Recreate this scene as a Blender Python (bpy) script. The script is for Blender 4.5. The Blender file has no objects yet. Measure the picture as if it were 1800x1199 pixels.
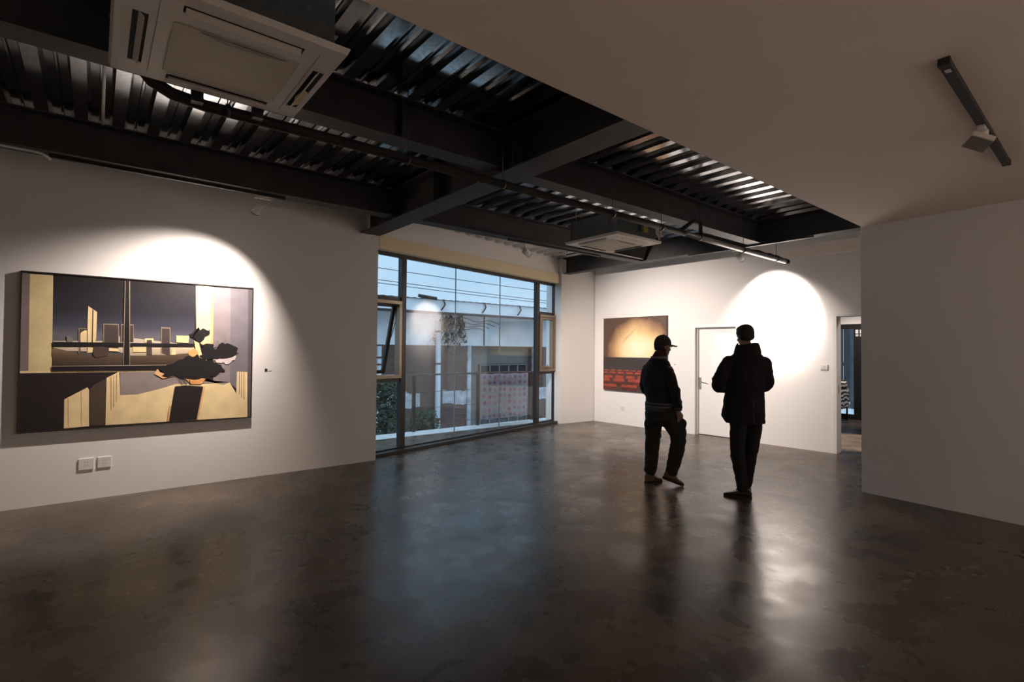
import bpy, bmesh, math, random
from mathutils import Vector, Matrix, Euler
random.seed(7)
PI = math.pi
SC = bpy.context.scene
COL = SC.collection

# ------------------------------------------------------------------ camera
F_PX = 905.0
yaw, pitch, roll = math.radians(50.94), math.radians(1.066), math.radians(0.47)
cam_d = bpy.data.cameras.new('camera'); cam = bpy.data.objects.new('camera', cam_d); COL.objects.link(cam)
fw = Vector((math.cos(yaw) * math.cos(pitch), math.sin(yaw) * math.cos(pitch), math.sin(pitch)))
sd = fw.cross(Vector((0, 0, 1))).normalized(); up = sd.cross(fw)
s2 = sd * math.cos(roll) + up * math.sin(roll); u2 = -sd * math.sin(roll) + up * math.cos(roll)
M = Matrix((s2, u2, -fw)).transposed().to_4x4(); M.translation = Vector((0, 0, 1.6))
cam.matrix_world = M
cam_d.sensor_width = 36.0; cam_d.lens = 36.0 * F_PX / 1800.0; cam_d.clip_start = 0.02; cam_d.clip_end = 400
SC.camera = cam

# ------------------------------------------------------------------ world and exposure
SC.view_settings.view_transform = 'Standard'; SC.view_settings.look = 'None'
SC.view_settings.exposure = 0.8; SC.view_settings.gamma = 1.0; SC.view_settings.use_curve_mapping = False
W = bpy.data.worlds.new('dusk_sky'); SC.world = W; W.use_nodes = True
nt = W.node_tree; nt.nodes.clear()
o_ = nt.nodes.new('ShaderNodeOutputWorld'); bg = nt.nodes.new('ShaderNodeBackground'); bg.inputs[1].default_value = 0.72
tc = nt.nodes.new('ShaderNodeTexCoord'); mp = nt.nodes.new('ShaderNodeMapping'); mp.inputs['Scale'].default_value = (1.2, 1.2, 5)
nz = nt.nodes.new('ShaderNodeTexNoise'); nz.inputs['Scale'].default_value = 2.0; nz.inputs['Detail'].default_value = 5
cr = nt.nodes.new('ShaderNodeValToRGB')
cr.color_ramp.elements[0].position = 0.38; cr.color_ramp.elements[0].color = (0.385, 0.565, 0.74, 1)
cr.color_ramp.elements[1].position = 0.68; cr.color_ramp.elements[1].color = (0.50, 0.67, 0.82, 1)
nt.links.new(tc.outputs['Generated'], mp.inputs[0]); nt.links.new(mp.outputs[0], nz.inputs['Vector'])
nt.links.new(nz.outputs['Fac'], cr.inputs[0]); sx = nt.nodes.new('ShaderNodeSeparateXYZ'); mr = nt.nodes.new('ShaderNodeMapRange'); mr.inputs[1].default_value = 0.25; mr.inputs[2].default_value = 0.9; mr.inputs[3].default_value = 0.76; mr.inputs[4].default_value = 1.7
nt.links.new(tc.outputs['Generated'], sx.inputs[0]); nt.links.new(sx.outputs['Z'], mr.inputs[0]); nt.links.new(mr.outputs[0], bg.inputs[1])
nt.links.new(cr.outputs[0], bg.inputs[0]); nt.links.new(bg.outputs[0], o_.inputs[0])

# ------------------------------------------------------------------ lamps' light (track spot fixtures are built further down; the added fill has none)
def spot_light(name, loc, target, watts, deg, blend, col=(1, 0.87, 0.78), radius=0.02):
    d = bpy.data.lights.new(name, 'SPOT'); o = bpy.data.objects.new(name, d); COL.objects.link(o)
    d.energy = watts; d.spot_size = math.radians(deg); d.spot_blend = blend; d.color = col; d.shadow_soft_size = radius
    o.location = loc
    o.rotation_euler = (Vector(target) - Vector(loc)).to_track_quat('-Z', 'Y').to_euler()
    return o
spot_light('spot_light_painting', (1.297, 6.162, 3.095), (0.60, 7.02, 1.6), 260, 100, 1.0)
spot_light('spot_light_wall', (8.105, 4.05, 3.065), (9.10, 4.01, 2.42), 640, 62, 1.0)
spot_light('spot_light_wall_spill', (8.105, 4.05, 3.065), (9.10, 4.00, 2.0), 140, 86, 1.0)
spot_light('spot_light_cinema', (5.30, 6.10, 3.13), (9.0, 6.2, 0.85), 490, 92, 0.9)
spot_light('spot_light_rear', (-1.0, -1.2, 3.0), (-3.6, -1.6, 1.5), 150, 90, 0.8)  # added fill without a fixture, bounced off the rear wall
spot_light('fill_light_rear_b', (0.8, -1.6, 3.03), (0.8, -1.6, 0.0), 1700, 60, 0.8)  # added fill: unseen floor pool behind the camera brightens the soffit
spot_light('fill_light_rear_c', (4.2, -2.4, 3.0), (4.4, -3.9, 1.4), 330, 96, 0.8)  # added fill without a fixture, lifts soffit and right wall
spot_light('spot_light_corridor', (10.75, 3.6, 3.1), (10.7, 3.4, 0.0), 700, 42, 0.5)
spot_light('fill_light_side_room', (10.4, 1.2, 3.0), (9.3, 3.1, 1.2), 60, 50, 0.9)  # added fill, no fixture, brightens the jamb of the open doorway
spot_light('fill_light_corridor_end', (12.6, 3.9, 3.1), (13.9, 4.5, 1.3), 160, 80, 0.9)  # added fill, no fixture, brightens the striped seat at the corridor end

# ------------------------------------------------------------------ materials
MATS = {}
def mat(name, col, rough=0.6, metal=0.0, noise=0.0, nscale=20, bump=0.0, bscale=60, emit=None, spec=0.5, coat=0.0):
    if name in MATS: return MATS[name]
    m = bpy.data.materials.new(name); m.use_nodes = True; MATS[name] = m
    t = m.node_tree; b = t.nodes['Principled BSDF']
    b.inputs['Base Color'].default_value = (*col, 1); b.inputs['Roughness'].default_value = rough
    b.inputs['Metallic'].default_value = metal; b.inputs['Specular IOR Level'].default_value = spec
    b.inputs['Coat Weight'].default_value = coat
    c = t.nodes.new('ShaderNodeTexCoord')
    if noise > 0:
        n = t.nodes.new('ShaderNodeTexNoise'); n.inputs['Scale'].default_value = nscale; n.inputs['Detail'].default_value = 4
        t.links.new(c.outputs['Object'], n.inputs['Vector'])
        r = t.nodes.new('ShaderNodeValToRGB')
        r.color_ramp.elements[0].position = 0.3; r.color_ramp.elements[1].position = 0.7
        r.color_ramp.elements[0].color = (*[x * (1 - noise) for x in col], 1)
        r.color_ramp.elements[1].color = (*[min(1, x * (1 + noise)) for x in col], 1)
        t.links.new(n.outputs['Fac'], r.inputs[0]); t.links.new(r.outputs[0], b.inputs['Base Color'])
    if bump > 0:
        n2 = t.nodes.new('ShaderNodeTexNoise'); n2.inputs['Scale'].default_value = bscale; n2.inputs['Detail'].default_value = 3
        t.links.new(c.outputs['Object'], n2.inputs['Vector'])
        bp = t.nodes.new('ShaderNodeBump'); bp.inputs['Strength'].default_value = bump; bp.inputs['Distance'].default_value = 0.01
        t.links.new(n2.outputs['Fac'], bp.inputs['Height']); t.links.new(bp.outputs[0], b.inputs['Normal'])
    if emit:
        b.inputs['Emission Color'].default_value = (*emit[0], 1); b.inputs['Emission Strength'].default_value = emit[1]
    return m

def floor_material():
    m = bpy.data.materials.new('polished_concrete'); m.use_nodes = True; t = m.node_tree; b = t.nodes['Principled BSDF']
    c = t.nodes.new('ShaderNodeTexCoord')
    n1 = t.nodes.new('ShaderNodeTexNoise'); n1.inputs['Scale'].default_value = 0.9; n1.inputs['Detail'].default_value = 9; n1.inputs['Roughness'].default_value = 0.6; n1.inputs['Distortion'].default_value = 0.4
    n2 = t.nodes.new('ShaderNodeTexNoise'); n2.inputs['Scale'].default_value = 2.6; n2.inputs['Detail'].default_value = 7; n2.inputs['Roughness'].default_value = 0.58; n2.inputs['Distortion'].default_value = 0.25
    n3 = t.nodes.new('ShaderNodeTexNoise'); n3.inputs['Scale'].default_value = 70; n3.inputs['Detail'].default_value = 4
    for n in (n1, n2, n3): t.links.new(c.outputs['Object'], n.inputs['Vector'])
    r1 = t.nodes.new('ShaderNodeValToRGB'); e = r1.color_ramp.elements
    e[0].position = 0.36; e[0].color = (0.050, 0.036, 0.025, 1); e[1].position = 0.66; e[1].color = (0.135, 0.100, 0.070, 1)
    k = e.new(0.5); k.color = (0.085, 0.063, 0.044, 1)
    t.links.new(n1.outputs['Fac'], r1.inputs[0])
    r2 = t.nodes.new('ShaderNodeValToRGB'); r2.color_ramp.elements[0].position = 0.3; r2.color_ramp.elements[0].color = (0.80, 0.80, 0.81, 1)
    r2.color_ramp.elements[1].position = 0.72; r2.color_ramp.elements[1].color = (1.2, 1.19, 1.17, 1)
    t.links.new(n2.outputs['Fac'], r2.inputs[0])
    mx = t.nodes.new('ShaderNodeMix'); mx.data_type = 'RGBA'; mx.blend_type = 'MULTIPLY'; mx.inputs[0].default_value = 1
    t.links.new(r1.outputs[0], mx.inputs[6]); t.links.new(r2.outputs[0], mx.inputs[7]); t.links.new(mx.outputs[2], b.inputs['Base Color'])
    rr = t.nodes.new('ShaderNodeMapRange'); rr.inputs[1].default_value = 0.35; rr.inputs[2].default_value = 0.68
    rr.inputs[3].default_value = 0.22; rr.inputs[4].default_value = 0.36
    t.links.new(n2.outputs['Fac'], rr.inputs[0]); t.links.new(rr.outputs[0], b.inputs['Roughness'])
    n4 = t.nodes.new('ShaderNodeTexNoise'); n4.inputs['Scale'].default_value = 3.0; n4.inputs['Detail'].default_value = 6
    t.links.new(c.outputs['Object'], n4.inputs['Vector'])
    bp = t.nodes.new('ShaderNodeBump'); bp.inputs['Strength'].default_value = 0.22; bp.inputs['Distance'].default_value = 0.012
    t.links.new(n4.outputs['Fac'], bp.inputs['Height']); t.links.new(bp.outputs[0], b.inputs['Normal'])
    b.inputs['Specular IOR Level'].default_value = 0.30
    return m

def brick_material():
    m = bpy.data.materials.new('old_brick'); m.use_nodes = True; t = m.node_tree; b = t.nodes['Principled BSDF']
    c = t.nodes.new('ShaderNodeTexCoord'); mp = t.nodes.new('ShaderNodeMapping'); mp.inputs['Rotation'].default_value = (PI / 2, 0, 0)
    br = t.nodes.new('ShaderNodeTexBrick'); br.inputs['Scale'].default_value = 1.0; br.inputs['Brick Width'].default_value = 0.25; br.inputs['Row Height'].default_value = 0.07
    br.inputs['Mortar Size'].default_value = 0.008
    br.inputs['Color1'].default_value = (0.10, 0.062, 0.052, 1); br.inputs['Color2'].default_value = (0.145, 0.088, 0.07, 1); br.inputs['Mortar'].default_value = (0.10, 0.09, 0.085, 1)
    t.links.new(c.outputs['Object'], mp.inputs[0]); t.links.new(mp.outputs[0], br.inputs['Vector']); t.links.new(br.outputs['Color'], b.inputs['Base Color'])
    b.inputs['Roughness'].default_value = 0.9
    return m

def glass_material(name='window_glass', tint=(0.955, 0.98, 0.99), ior=1.52, gain=1.0):
    m = bpy.data.materials.new(name); m.use_nodes = True; t = m.node_tree; t.nodes.clear()
    o = t.nodes.new('ShaderNodeOutputMaterial'); tr = t.nodes.new('ShaderNodeBsdfTransparent'); tr.inputs[0].default_value = (*tint, 1)
    g = t.nodes.new('ShaderNodeBsdfGlossy'); g.inputs['Roughness'].default_value = 0.0; g.inputs['Color'].default_value = (0.95, 0.97, 1, 1)
    fr = t.nodes.new('ShaderNodeFresnel'); fr.inputs['IOR'].default_value = ior
    ge = t.nodes.new('ShaderNodeNewGeometry'); sub = t.nodes.new('ShaderNodeMath'); sub.operation = 'MULTIPLY_ADD'; sub.inputs[1].default_value = -gain; sub.inputs[2].default_value = gain
    t.links.new(ge.outputs['Backfacing'], sub.inputs[0])
    mu = t.nodes.new('ShaderNodeMath'); mu.operation = 'MULTIPLY'; mu.use_clamp = True
    t.links.new(fr.outputs[0], mu.inputs[0]); t.links.new(sub.outputs[0], mu.inputs[1])
    mx = t.nodes.new('ShaderNodeMixShader'); t.links.new(mu.outputs[0], mx.inputs[0])
    t.links.new(tr.outputs[0], mx.inputs[1]); t.links.new(g.outputs[0], mx.inputs[2]); t.links.new(mx.outputs[0], o.inputs[0])
    return m

WALL = mat('white_wall_paint', (0.80, 0.775, 0.755), 0.75, bump=0.04, bscale=90)
CEIL = mat('white_ceiling_paint', (0.84, 0.74, 0.67), 0.85, bump=0.05, bscale=8)
FLOOR = floor_material()
BEAM = mat('dark_grey_beam_paint', (0.036, 0.036, 0.039), 0.6, noise=0.25, nscale=6)
def deck_material():
    m = mat('galvanised_deck', (0.50, 0.52, 0.54), 0.13, metal=1.0, noise=0.16, nscale=30)
    return m
DECK = deck_material()
BLACKP = mat('black_pipe_foam', (0.010, 0.010, 0.011), 0.75, bump=0.2, bscale=40)
STEELP = mat('grey_steel_pipe', (0.25, 0.24, 0.24), 0.4, metal=0.6)
WHITEP = mat('white_plastic', (0.72, 0.70, 0.67), 0.4)
WHITEM = mat('white_lamp_metal', (0.74, 0.70, 0.66), 0.35)
BLACKM = mat('black_metal', (0.012, 0.012, 0.013), 0.4)
DARKFR = mat('dark_brown_frame', (0.030, 0.024, 0.022), 0.4)
BRONZE = mat('champagne_aluminium', (0.33, 0.27, 0.20), 0.38, metal=0.7)
GLASS = glass_material(gain=1.2)
CREAM = mat('cream_valance', (0.78, 0.66, 0.44), 0.7)
DOORW = mat('white_door_paint', (0.80, 0.78, 0.77), 0.45)
CHROME = mat('brushed_chrome', (0.55, 0.54, 0.52), 0.28, metal=1.0)
GALV = mat('galvanised_casing', (0.20, 0.215, 0.22), 0.35, metal=0.75, noise=0.15, nscale=25)

# ------------------------------------------------------------------ mesh helpers
class MB:
    def __init__(s): s.v = []; s.f = []; s.m = []; s.sm = []
    def add(s, verts, faces, mi=0, smooth=False):
        b = len(s.v); s.v += [tuple(v) for v in verts]
        for f in faces: s.f.append(tuple(b + i for i in f)); s.m.append(mi); s.sm.append(smooth)
        return s
    def box(s, x0, x1, y0, y1, z0, z1, mi=0):
        if x0 > x1: x0, x1 = x1, x0
        if y0 > y1: y0, y1 = y1, y0
        if z0 > z1: z0, z1 = z1, z0
        v = [(x, y, z) for z in (z0, z1) for y in (y0, y1) for x in (x0, x1)]
        return s.add(v, [(0, 2, 3, 1), (4, 5, 7, 6), (0, 1, 5, 4), (2, 6, 7, 3), (0, 4, 6, 2), (1, 3, 7, 5)], mi)
    def bar(s, a, b, w, h, mi=0, upv=(0, 0, 1)):
        a = Vector(a); b = Vector(b); d = (b - a).normalized(); x = d.cross(Vector(upv))
        if x.length < 1e-4: x = Vector((1, 0, 0))
        x.normalize(); y = x.cross(d)
        v = [p + x * w / 2 * i + y * h / 2 * j for p in (a, b) for (i, j) in ((-1, -1), (1, -1), (1, 1), (-1, 1))]
        return s.add(v, [(0, 1, 2, 3)[::-1], (4, 5, 6, 7), (0, 1, 5, 4), (1, 2, 6, 5), (2, 3, 7, 6), (3, 0, 4, 7)], mi)
    def prism(s, pts, fn, mi=0):   # pts 2d, fn(p, k) -> 3d for k in 0,1
        n = len(pts); v = [fn(p, 0) for p in pts] + [fn(p, 1) for p in pts]
        f = [tuple(range(n))[::-1], tuple(range(n, 2 * n))] + [(i, (i + 1) % n, n + (i + 1) % n, n + i) for i in range(n)]
        return s.add(v, f, mi)
    def tube(s, pts, r, n=12, mi=0, cap=True, rs=None):
        pts = [Vector(p) for p in pts]; v = []; f = []; prev = None
        for i, p in enumerate(pts):
            d = (pts[min(i + 1, len(pts) - 1)] - pts[max(i - 1, 0)]).normalized()
            if prev is None:
                x = d.cross(Vector((0, 0, 1)))
                if x.length < 1e-3: x = d.cross(Vector((1, 0, 0)))
            else: x = prev - d * prev.dot(d)
            x.normalize(); prev = x; y = d.cross(x); rr = rs[i] if rs else r
            v += [p + (x * math.cos(2 * PI * k / n) + y * math.sin(2 * PI * k / n)) * rr for k in range(n)]
        for i in range(len(pts) - 1):
            for k in range(n): f.append((i * n + k, i * n + (k + 1) % n, (i + 1) * n + (k + 1) % n, (i + 1) * n + k))
        s.add(v, f, mi, True)
        if cap:
            b = len(s.v) - len(v)
            s.f.append(tuple(b + k for k in range(n))[::-1]); s.m.append(mi); s.sm.append(False)
            s.f.append(tuple(b + (len(pts) - 1) * n + k for k in range(n))); s.m.append(mi); s.sm.append(False)
        return s
    def rings(s, rings, mi=0, cap=True, smooth=True):   # list of equal-length vertex rings
        n = len(rings[0]); v = [p for r in rings for p in r]; f = []
        for i in range(len(rings) - 1):
            for k in range(n): f.append((i * n + k, i * n + (k + 1) % n, (i + 1) * n + (k + 1) % n, (i + 1) * n + k))
        if cap: f.append(tuple(range(n))[::-1]); f.append(tuple((len(rings) - 1) * n + k for k in range(n)))
        return s.add(v, f, mi, smooth)
    def ball(s, c, r, nu=16, nv=10, mi=0, rot=None):
        c = Vector(c); r = (r, r, r) if isinstance(r, (int, float)) else r; v = []; f = []
        R_ = rot or Matrix.Identity(3)
        for j in range(nv + 1):
            th = PI * j / nv
            for i in range(nu):
                ph = 2 * PI * i / nu
                v.append(c + R_ @ Vector((r[0] * math.sin(th) * math.cos(ph), r[1] * math.sin(th) * math.sin(ph), r[2] * math.cos(th))))
        for j in range(nv):
            for i in range(nu): f.append((j * nu + i, (j + 1) * nu + i, (j + 1) * nu + (i + 1) % nu, j * nu + (i + 1) % nu))
        return s.add(v, f, mi, True)
    def mesh(s, name):
        me = bpy.data.meshes.new(name); me.from_pydata([tuple(v) for v in s.v], [], s.f); me.update()
        me.polygons.foreach_set('material_index', s.m); me.polygons.foreach_set('use_smooth', s.sm)
        bm = bmesh.new(); bm.from_mesh(me); bmesh.ops.remove_doubles(bm, verts=bm.verts, dist=1e-6) if False else None
        bmesh.ops.recalc_face_normals(bm, faces=bm.faces); bm.to_mesh(me); bm.free()
        return me
    def build(s, name, mats, parent=None, bevel=0.0, loc=None, recalc=True):
        me = s.mesh(name)
        for m in (mats if isinstance(mats, (list, tuple)) else [mats]): me.materials.append(m)
        o = bpy.data.objects.new(name, me); COL.objects.link(o)
        if parent is not None: o.parent = parent
        if loc: o.location = loc
        if bevel > 0:
            bv = o.modifiers.new('bevel', 'BEVEL'); bv.width = bevel; bv.segments = 2; bv.limit_method = 'ANGLE'; bv.angle_limit = math.radians(40)
        return o
def tag(o, label, cat, group=None, kind=None):
    if label: o['label'] = label
    if cat: o['category'] = cat
    if group: o['group'] = group
    if kind: o['kind'] = kind
    return o
def thing(name, label, cat, loc=(0, 0, 0), rz=0.0, group=None):
    o = bpy.data.objects.new(name, None); COL.objects.link(o); o.empty_display_size = 0.1
    o.location = loc; o.rotation_euler = (0, 0, rz)
    return tag(o, label, cat, group)
def struct(o, label=None):
    o['kind'] = 'structure'
    if label: o['label'] = label
    return o
def frame(name, loc, rz):
    o = bpy.data.objects.new(name, None); COL.objects.link(o); o.location = loc; o.rotation_euler = (0, 0, rz); o['kind'] = 'structure'
    return o
def dup(root, loc, rz, label=None, group=None):
    r = root.copy(); COL.objects.link(r); r.location = loc; r.rotation_euler = (0, 0, rz)
    if label: r['label'] = label
    if group: r['group'] = group
    for ch in list(root.children):
        c = ch.copy(); COL.objects.link(c); c.parent = r
        for g in list(ch.children):
            d = g.copy(); COL.objects.link(d); d.parent = c
    return r

# ================================================================== STRUCTURE
Y_L = 7.02                                    # left wall face
DECK_Z = 3.64; SOF_Z = 3.07
WO = Vector((3.272, 7.171, 0)); WA = math.radians(12.54)        # window wall origin and angle
Wt = Vector((math.cos(WA), math.sin(WA), 0)); Wn = Vector((-math.sin(WA), math.cos(WA), 0))
BO = Vector((8.97, 8.02, 0)); BA = math.atan2(-4.86, 0.23)       # back wall origin and angle
RO = Vector((6.925, 2.09, 0)); RA = math.atan2(-1.36, -0.14)     # right wall

struct(MB().box(-4.2, 14.4, -4.2, 7.10, -0.2, 0).box(3.1, 14.4, 7.10, 8.6, -0.2, 0).build('floor', FLOOR), 'polished mottled brown-grey concrete floor of the gallery')
struct(MB().box(-4.2, 3.18, Y_L, Y_L + 0.3, 0, 3.9).build('wall_left', WALL), 'white plastered wall carrying the large painting')
struct(MB().box(-4.2, -4.0, -4.0, Y_L, 0, 3.9).build('wall_rear', WALL))
struct(MB().box(-4.2, 7.2, -4.2, -4.0, 0, 3.9).build('wall_front', WALL))
# wall over window (frame-local)
o = MB().box(-0.12, 4.99, 0.0, 0.3, 3.12, 3.9).build('wall_over_window', WALL, loc=WO); o.rotation_euler = (0, 0, WA); struct(o)
# short wall between window and back corner
struct(MB().prism([(7.985, 8.12), (9.3, 8.02), (9.3, 8.6), (7.985, 8.6)], lambda p, k: (p[0], p[1], 0 if k == 0 else 3.9)).build('wall_corner', WALL))
# back wall with two door openings (local x along wall to the right, -y faces room)
D1 = (2.475, 3.30, 2.085); D2 = (4.90, 5.85, 2.20)
b = MB()
for x0, x1, z0, z1 in ((0, D1[0], 0, 3.9), (D1[0], D1[1], D1[2], 3.9), (D1[1], D2[0], 0, 3.9), (D2[0], D2[1], D2[2], 3.9), (D2[1], 6.4, 0, 3.9)):
    b.box(x0, x1, 0, 0.2, z0, z1)
o = b.build('wall_back', WALL, loc=BO); o.rotation_euler = (0, 0, BA); struct(o, 'white back wall with the cinema painting and two doorways')
# right block: its face runs from the free corner towards the camera side
c0 = RO; c1 = RO + Vector((math.cos(RA), math.sin(RA), 0)) * 6.3
struct(MB().prism([(c0.x, c0.y), (c1.x, c1.y), (9.3, c1.y), (9.3, c0.y)], lambda p, k: (p[0], p[1], 0 if k == 0 else 3.9)).build('wall_right', WALL), 'plain white wall block at the right of the room')
# lowered ceiling (soffit)
struct(MB().box(-4.2, 9.3, -4.2, 2.07, SOF_Z, 3.63).build('ceiling_soffit', CEIL), 'lowered white plasterboard ceiling')
# corrugated deck
prof = []; P_ = 0.262
x = -4.1
while x < 9.3:
    for dx, dz in ((0, 0), (0.092, 0), (0.112, 0.06), (0.165, 0.06), (0.172, 0.045), (0.185, 0.045), (0.192, 0.06), (0.242, 0.06)): prof.append((x + dx, DECK_Z + dz))
    x += P_
prof.append((x, DECK_Z))
def slab_end(px): return 7.28 if px < 3.1 else min(7.36 + 0.2224 * (px - 3.1) + 0.08, 8.55)
rings = [[(px, 1.9 if k == 0 else slab_end(px), pz) for (px, pz) in prof] for k in (0, 1)]
n = len(prof); v = rings[0] + rings[1]
struct(MB().add(v, [(i, i + 1, n + i + 1, n + i) for i in range(n - 1)]).build('ceiling_deck', DECK), 'corrugated galvanised steel ceiling deck')
struct(MB().prism([(-4.3, 1.9), (9.6, 1.9), (9.6, 8.6), (8.2, 8.6), (3.1, 7.45), (3.1, 7.33), (-4.3, 7.33)], lambda p, k: (p[0], p[1], DECK_Z + 0.075 if k == 0 else 3.95)).build('ceiling_slab', BEAM))

# ---- steel beams
def ibeam(label, axis, a, b, c, zb, zt, fw_=0.2, stiff=(), wa=0, wb=0):
    m = MB()
    def bx(l0, l1, t0, t1, z0, z1):
        if axis == 'x': m.box(l0, l1, c + t0, c + t1, z0, z1)
        else: m.box(c + t0, c + t1, l0, l1, z0, z1)
    h = fw_ / 2
    bx(a, b, -h, h, zb, zb + 0.014); bx(a, b, -h, h, zt - 0.014, zt); bx(a - wa, b + wb, -0.005, 0.005, zb + 0.014, zt - 0.014)
    for s_ in stiff: bx(s_ - 0.006, s_ + 0.006, -h + 0.01, h - 0.01, zb + 0.014, zt - 0.014)
    o = m.build('steel_beam', BEAM); return tag(o, label, 'beam', None)
YA, YB, XP, XF = 6.08, 3.85, 3.05, 8.10
ibeam('dark steel beam along the top of the left wall above the large painting', 'x', -4.0, 2.895, YA, 3.30, DECK_Z, wb=0.145)
ibeam('dark steel beam running above the window, behind the track with one spotlight', 'x', 3.205, 8.0, YA, 3.30, DECK_Z, wa=0.145, wb=0.09)
ibeam('dark steel beam passing behind the near ceiling air conditioner', 'x', -4.0, 2.895, YB, 3.30, DECK_Z, stiff=(1.9,), wb=0.145)
ibeam('dark steel beam between the cross beam and the back wall, right of the far air conditioner', 'x', 3.205, 8.0, YB, 3.30, DECK_Z, wa=0.145, wb=0.09)
ibeam('deep dark steel cross beam ending at the corner between left wall and window', 'y', 2.08, 7.01, XP, 3.25, DECK_Z, fw_=0.3, stiff=(3.6, 5.0))
ibeam('dark steel beam running along the back wall above the cinema painting', 'y', 2.10, 8.09, XF, 3.30, DECK_Z, fw_=0.2)

# ---- window
win = frame('window_1', WO, WA)
D0, D1_ = 0.11, 0.18        # frame depth range
m = MB()
m.box(-0.1, 4.87, D0, D1_, 3.05, 3.12); m.box(-0.1, 4.87, D0, D1_, 0.0, 0.075)
m.box(4.845, 4.87, D0, D1_, 0.075, 3.05); m.box(-0.1, -0.03, D0, D1_, 0.075, 3.05)
m.build('window_frame', DARKFR, win)
for xx in (0.50, 4.15): MB().box(xx, xx + 0.095, D0 - 0.02, D1_, 0.075, 3.05).build('mullion', DARKFR, win)
for x0, x1, zc in ((-0.03, 0.50, 2.36), (4.245, 4.845, 2.385)): MB().box(x0, x1, D0, D1_, zc, zc + 0.06).build('transom', DARKFR, win)
for x0, x1, zc in ((-0.03, 0.50, 1.10), (4.245, 4.845, 1.10)): MB().box(x0, x1, D0, D1_, zc, zc + 0.055).build('transom', DARKFR, win)
GY = 0.145
def pane(x0, x1, z0, z1, par=win, y=GY): return MB().box(x0, x1, y, y + 0.008, z0, z1).build('pane', GLASS, par)
for x0, x1 in ((0.595, 1.752), (1.756, 2.978), (2.982, 4.15)): pane(x0, x1, 0.075, 3.05)
JOINT = mat('glass_joint', (0.25, 0.30, 0.32), 0.3)
for xx in (1.754, 2.980): MB().box(xx - 0.006, xx + 0.006, GY - 0.004, GY + 0.012, 0.075, 3.05).build('glass_joint', JOINT, win)
for x0, x1, zc in ((-0.03, 0.50, 2.42), (4.245, 4.845, 2.445)): pane(x0, x1, zc, 3.05)
for x0, x1 in ((-0.03, 0.50), (4.245, 4.845)): pane(x0, x1, 0.075, 1.10)
# casement surrounds and sashes
def ring_box(mb, x0, x1, z0, z1, w, y0, y1):
    mb.box(x0, x1, y0, y1, z1 - w, z1); mb.box(x0, x1, y0, y1, z0, z0 + w); mb.box(x0, x0 + w, y0, y1, z0 + w, z1 - w); mb.box(x1 - w, x1, y0, y1, z0 + w, z1 - w)
    return mb
ring_box(MB(), -0.03, 0.50, 1.155, 2.36, 0.055, D0 - 0.04, D1_).build('casement_frame', BRONZE, win, bevel=0.004)
ring_box(MB(), 4.245, 4.845, 1.155, 2.385, 0.055, D0 - 0.04, D1_).build('casement_frame', BRONZE, win, bevel=0.004)
sash = MB(); ring_box(sash, -0.27 + 0.03, 0.235 - 0.02, -1.13, 0, 0.055, 0, 0.045)
so = sash.build('casement_sash', DARKFR, win, bevel=0.003); so.location = (0.235, D0 + 0.04, 2.315); so.rotation_euler = (math.radians(14), 0, 0)
pane(-0.19, 0.165, -1.08, -0.05, so, 0.02)
MB().tube([(0.19, 0.02, -0.75), (0.22, 0.0, -0.5), (0.235, -0.02, -0.25)], 0.006, 6).build('sash_stay', BLACKM, so)
ring_box(MB(), 4.305, 4.785, 1.215, 2.325, 0.05, D0 - 0.02, D1_ - 0.01).build('casement_sash', BRONZE, win, bevel=0.004)
pane(4.355, 4.735, 1.265, 2.275)
MB().box(4.50, 4.60, D0 - 0.055, D0 - 0.02, 1.225, 1.25).bar((4.53, D0 - 0.05, 1.24), (4.49, D0 - 0.06, 1.30), 0.015, 0.012).build('casement_handle', BRONZE, win)
# sill board and valance
MB().box(-0.1, 4.84, -0.002, D0, 0.0, 0.05).build('window_sill', DARKFR, win)
MB().box(-0.02, 4.96, -0.03, 0.10, 3.10, 3.30).build('valance', CREAM, win, bevel=0.003)

# ---- doors
def wall_obj(name, label, cat, s, group=None, z=0):
    p = BO + Vector((math.cos(BA), math.sin(BA), 0)) * s
    return thing(name, label, cat, (p.x, p.y, z), BA, group)
d1 = frame('door_1', (0, 0, 0), 0)
p = BO; d1.location = p; d1.rotation_euler = (0, 0, BA)
b = MB(); x0, x1, z1 = D1
for a0, a1, q0, q1 in ((x0 - 0.045, x0 + 0.012, 0, z1 - 0.012), (x1 - 0.012, x1 + 0.045, 0, z1 - 0.012), (x0 - 0.045, x1 + 0.045, z1 - 0.012, z1 + 0.045)):
    b.box(a0, a1, -0.012, 0.10, q0, q1)
b.box(x0 + 0.012, x0 + 0.03, 0.05, 0.10, 0, z1 - 0.01); b.box(x1 - 0.03, x1 - 0.012, 0.05, 0.10, 0, z1 - 0.01); b.box(x0 + 0.012, x1 - 0.012, 0.05, 0.10, z1 - 0.03, z1 - 0.012)
b.build('door_frame', DOORW, d1, bevel=0.003)
lf = MB().box(x0 + 0.014, x1 - 0.014, 0.104, 0.145, 0.012, z1 - 0.016).build('door_leaf', DOORW, d1, bevel=0.002)
hb = MB().box(x0 + 0.045, x0 + 0.085, 0.092, 0.104, 0.88, 1.11); hb.tube([(x0 + 0.065, 0.095, 1.04), (x0 + 0.065, 0.05, 1.04), (x0 + 0.085, 0.045, 1.04), (x0 + 0.20, 0.05, 1.02)], 0.009, 8)
hb.tube([(x0 + 0.065, 0.095, 0.94), (x0 + 0.065, 0.085, 0.94)], 0.012, 10)
hb.build('door_handle', CHROME, lf, bevel=0.002)
d2 = frame('door_2', BO, BA)
b = MB(); x0, x1, z1 = D2
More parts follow.
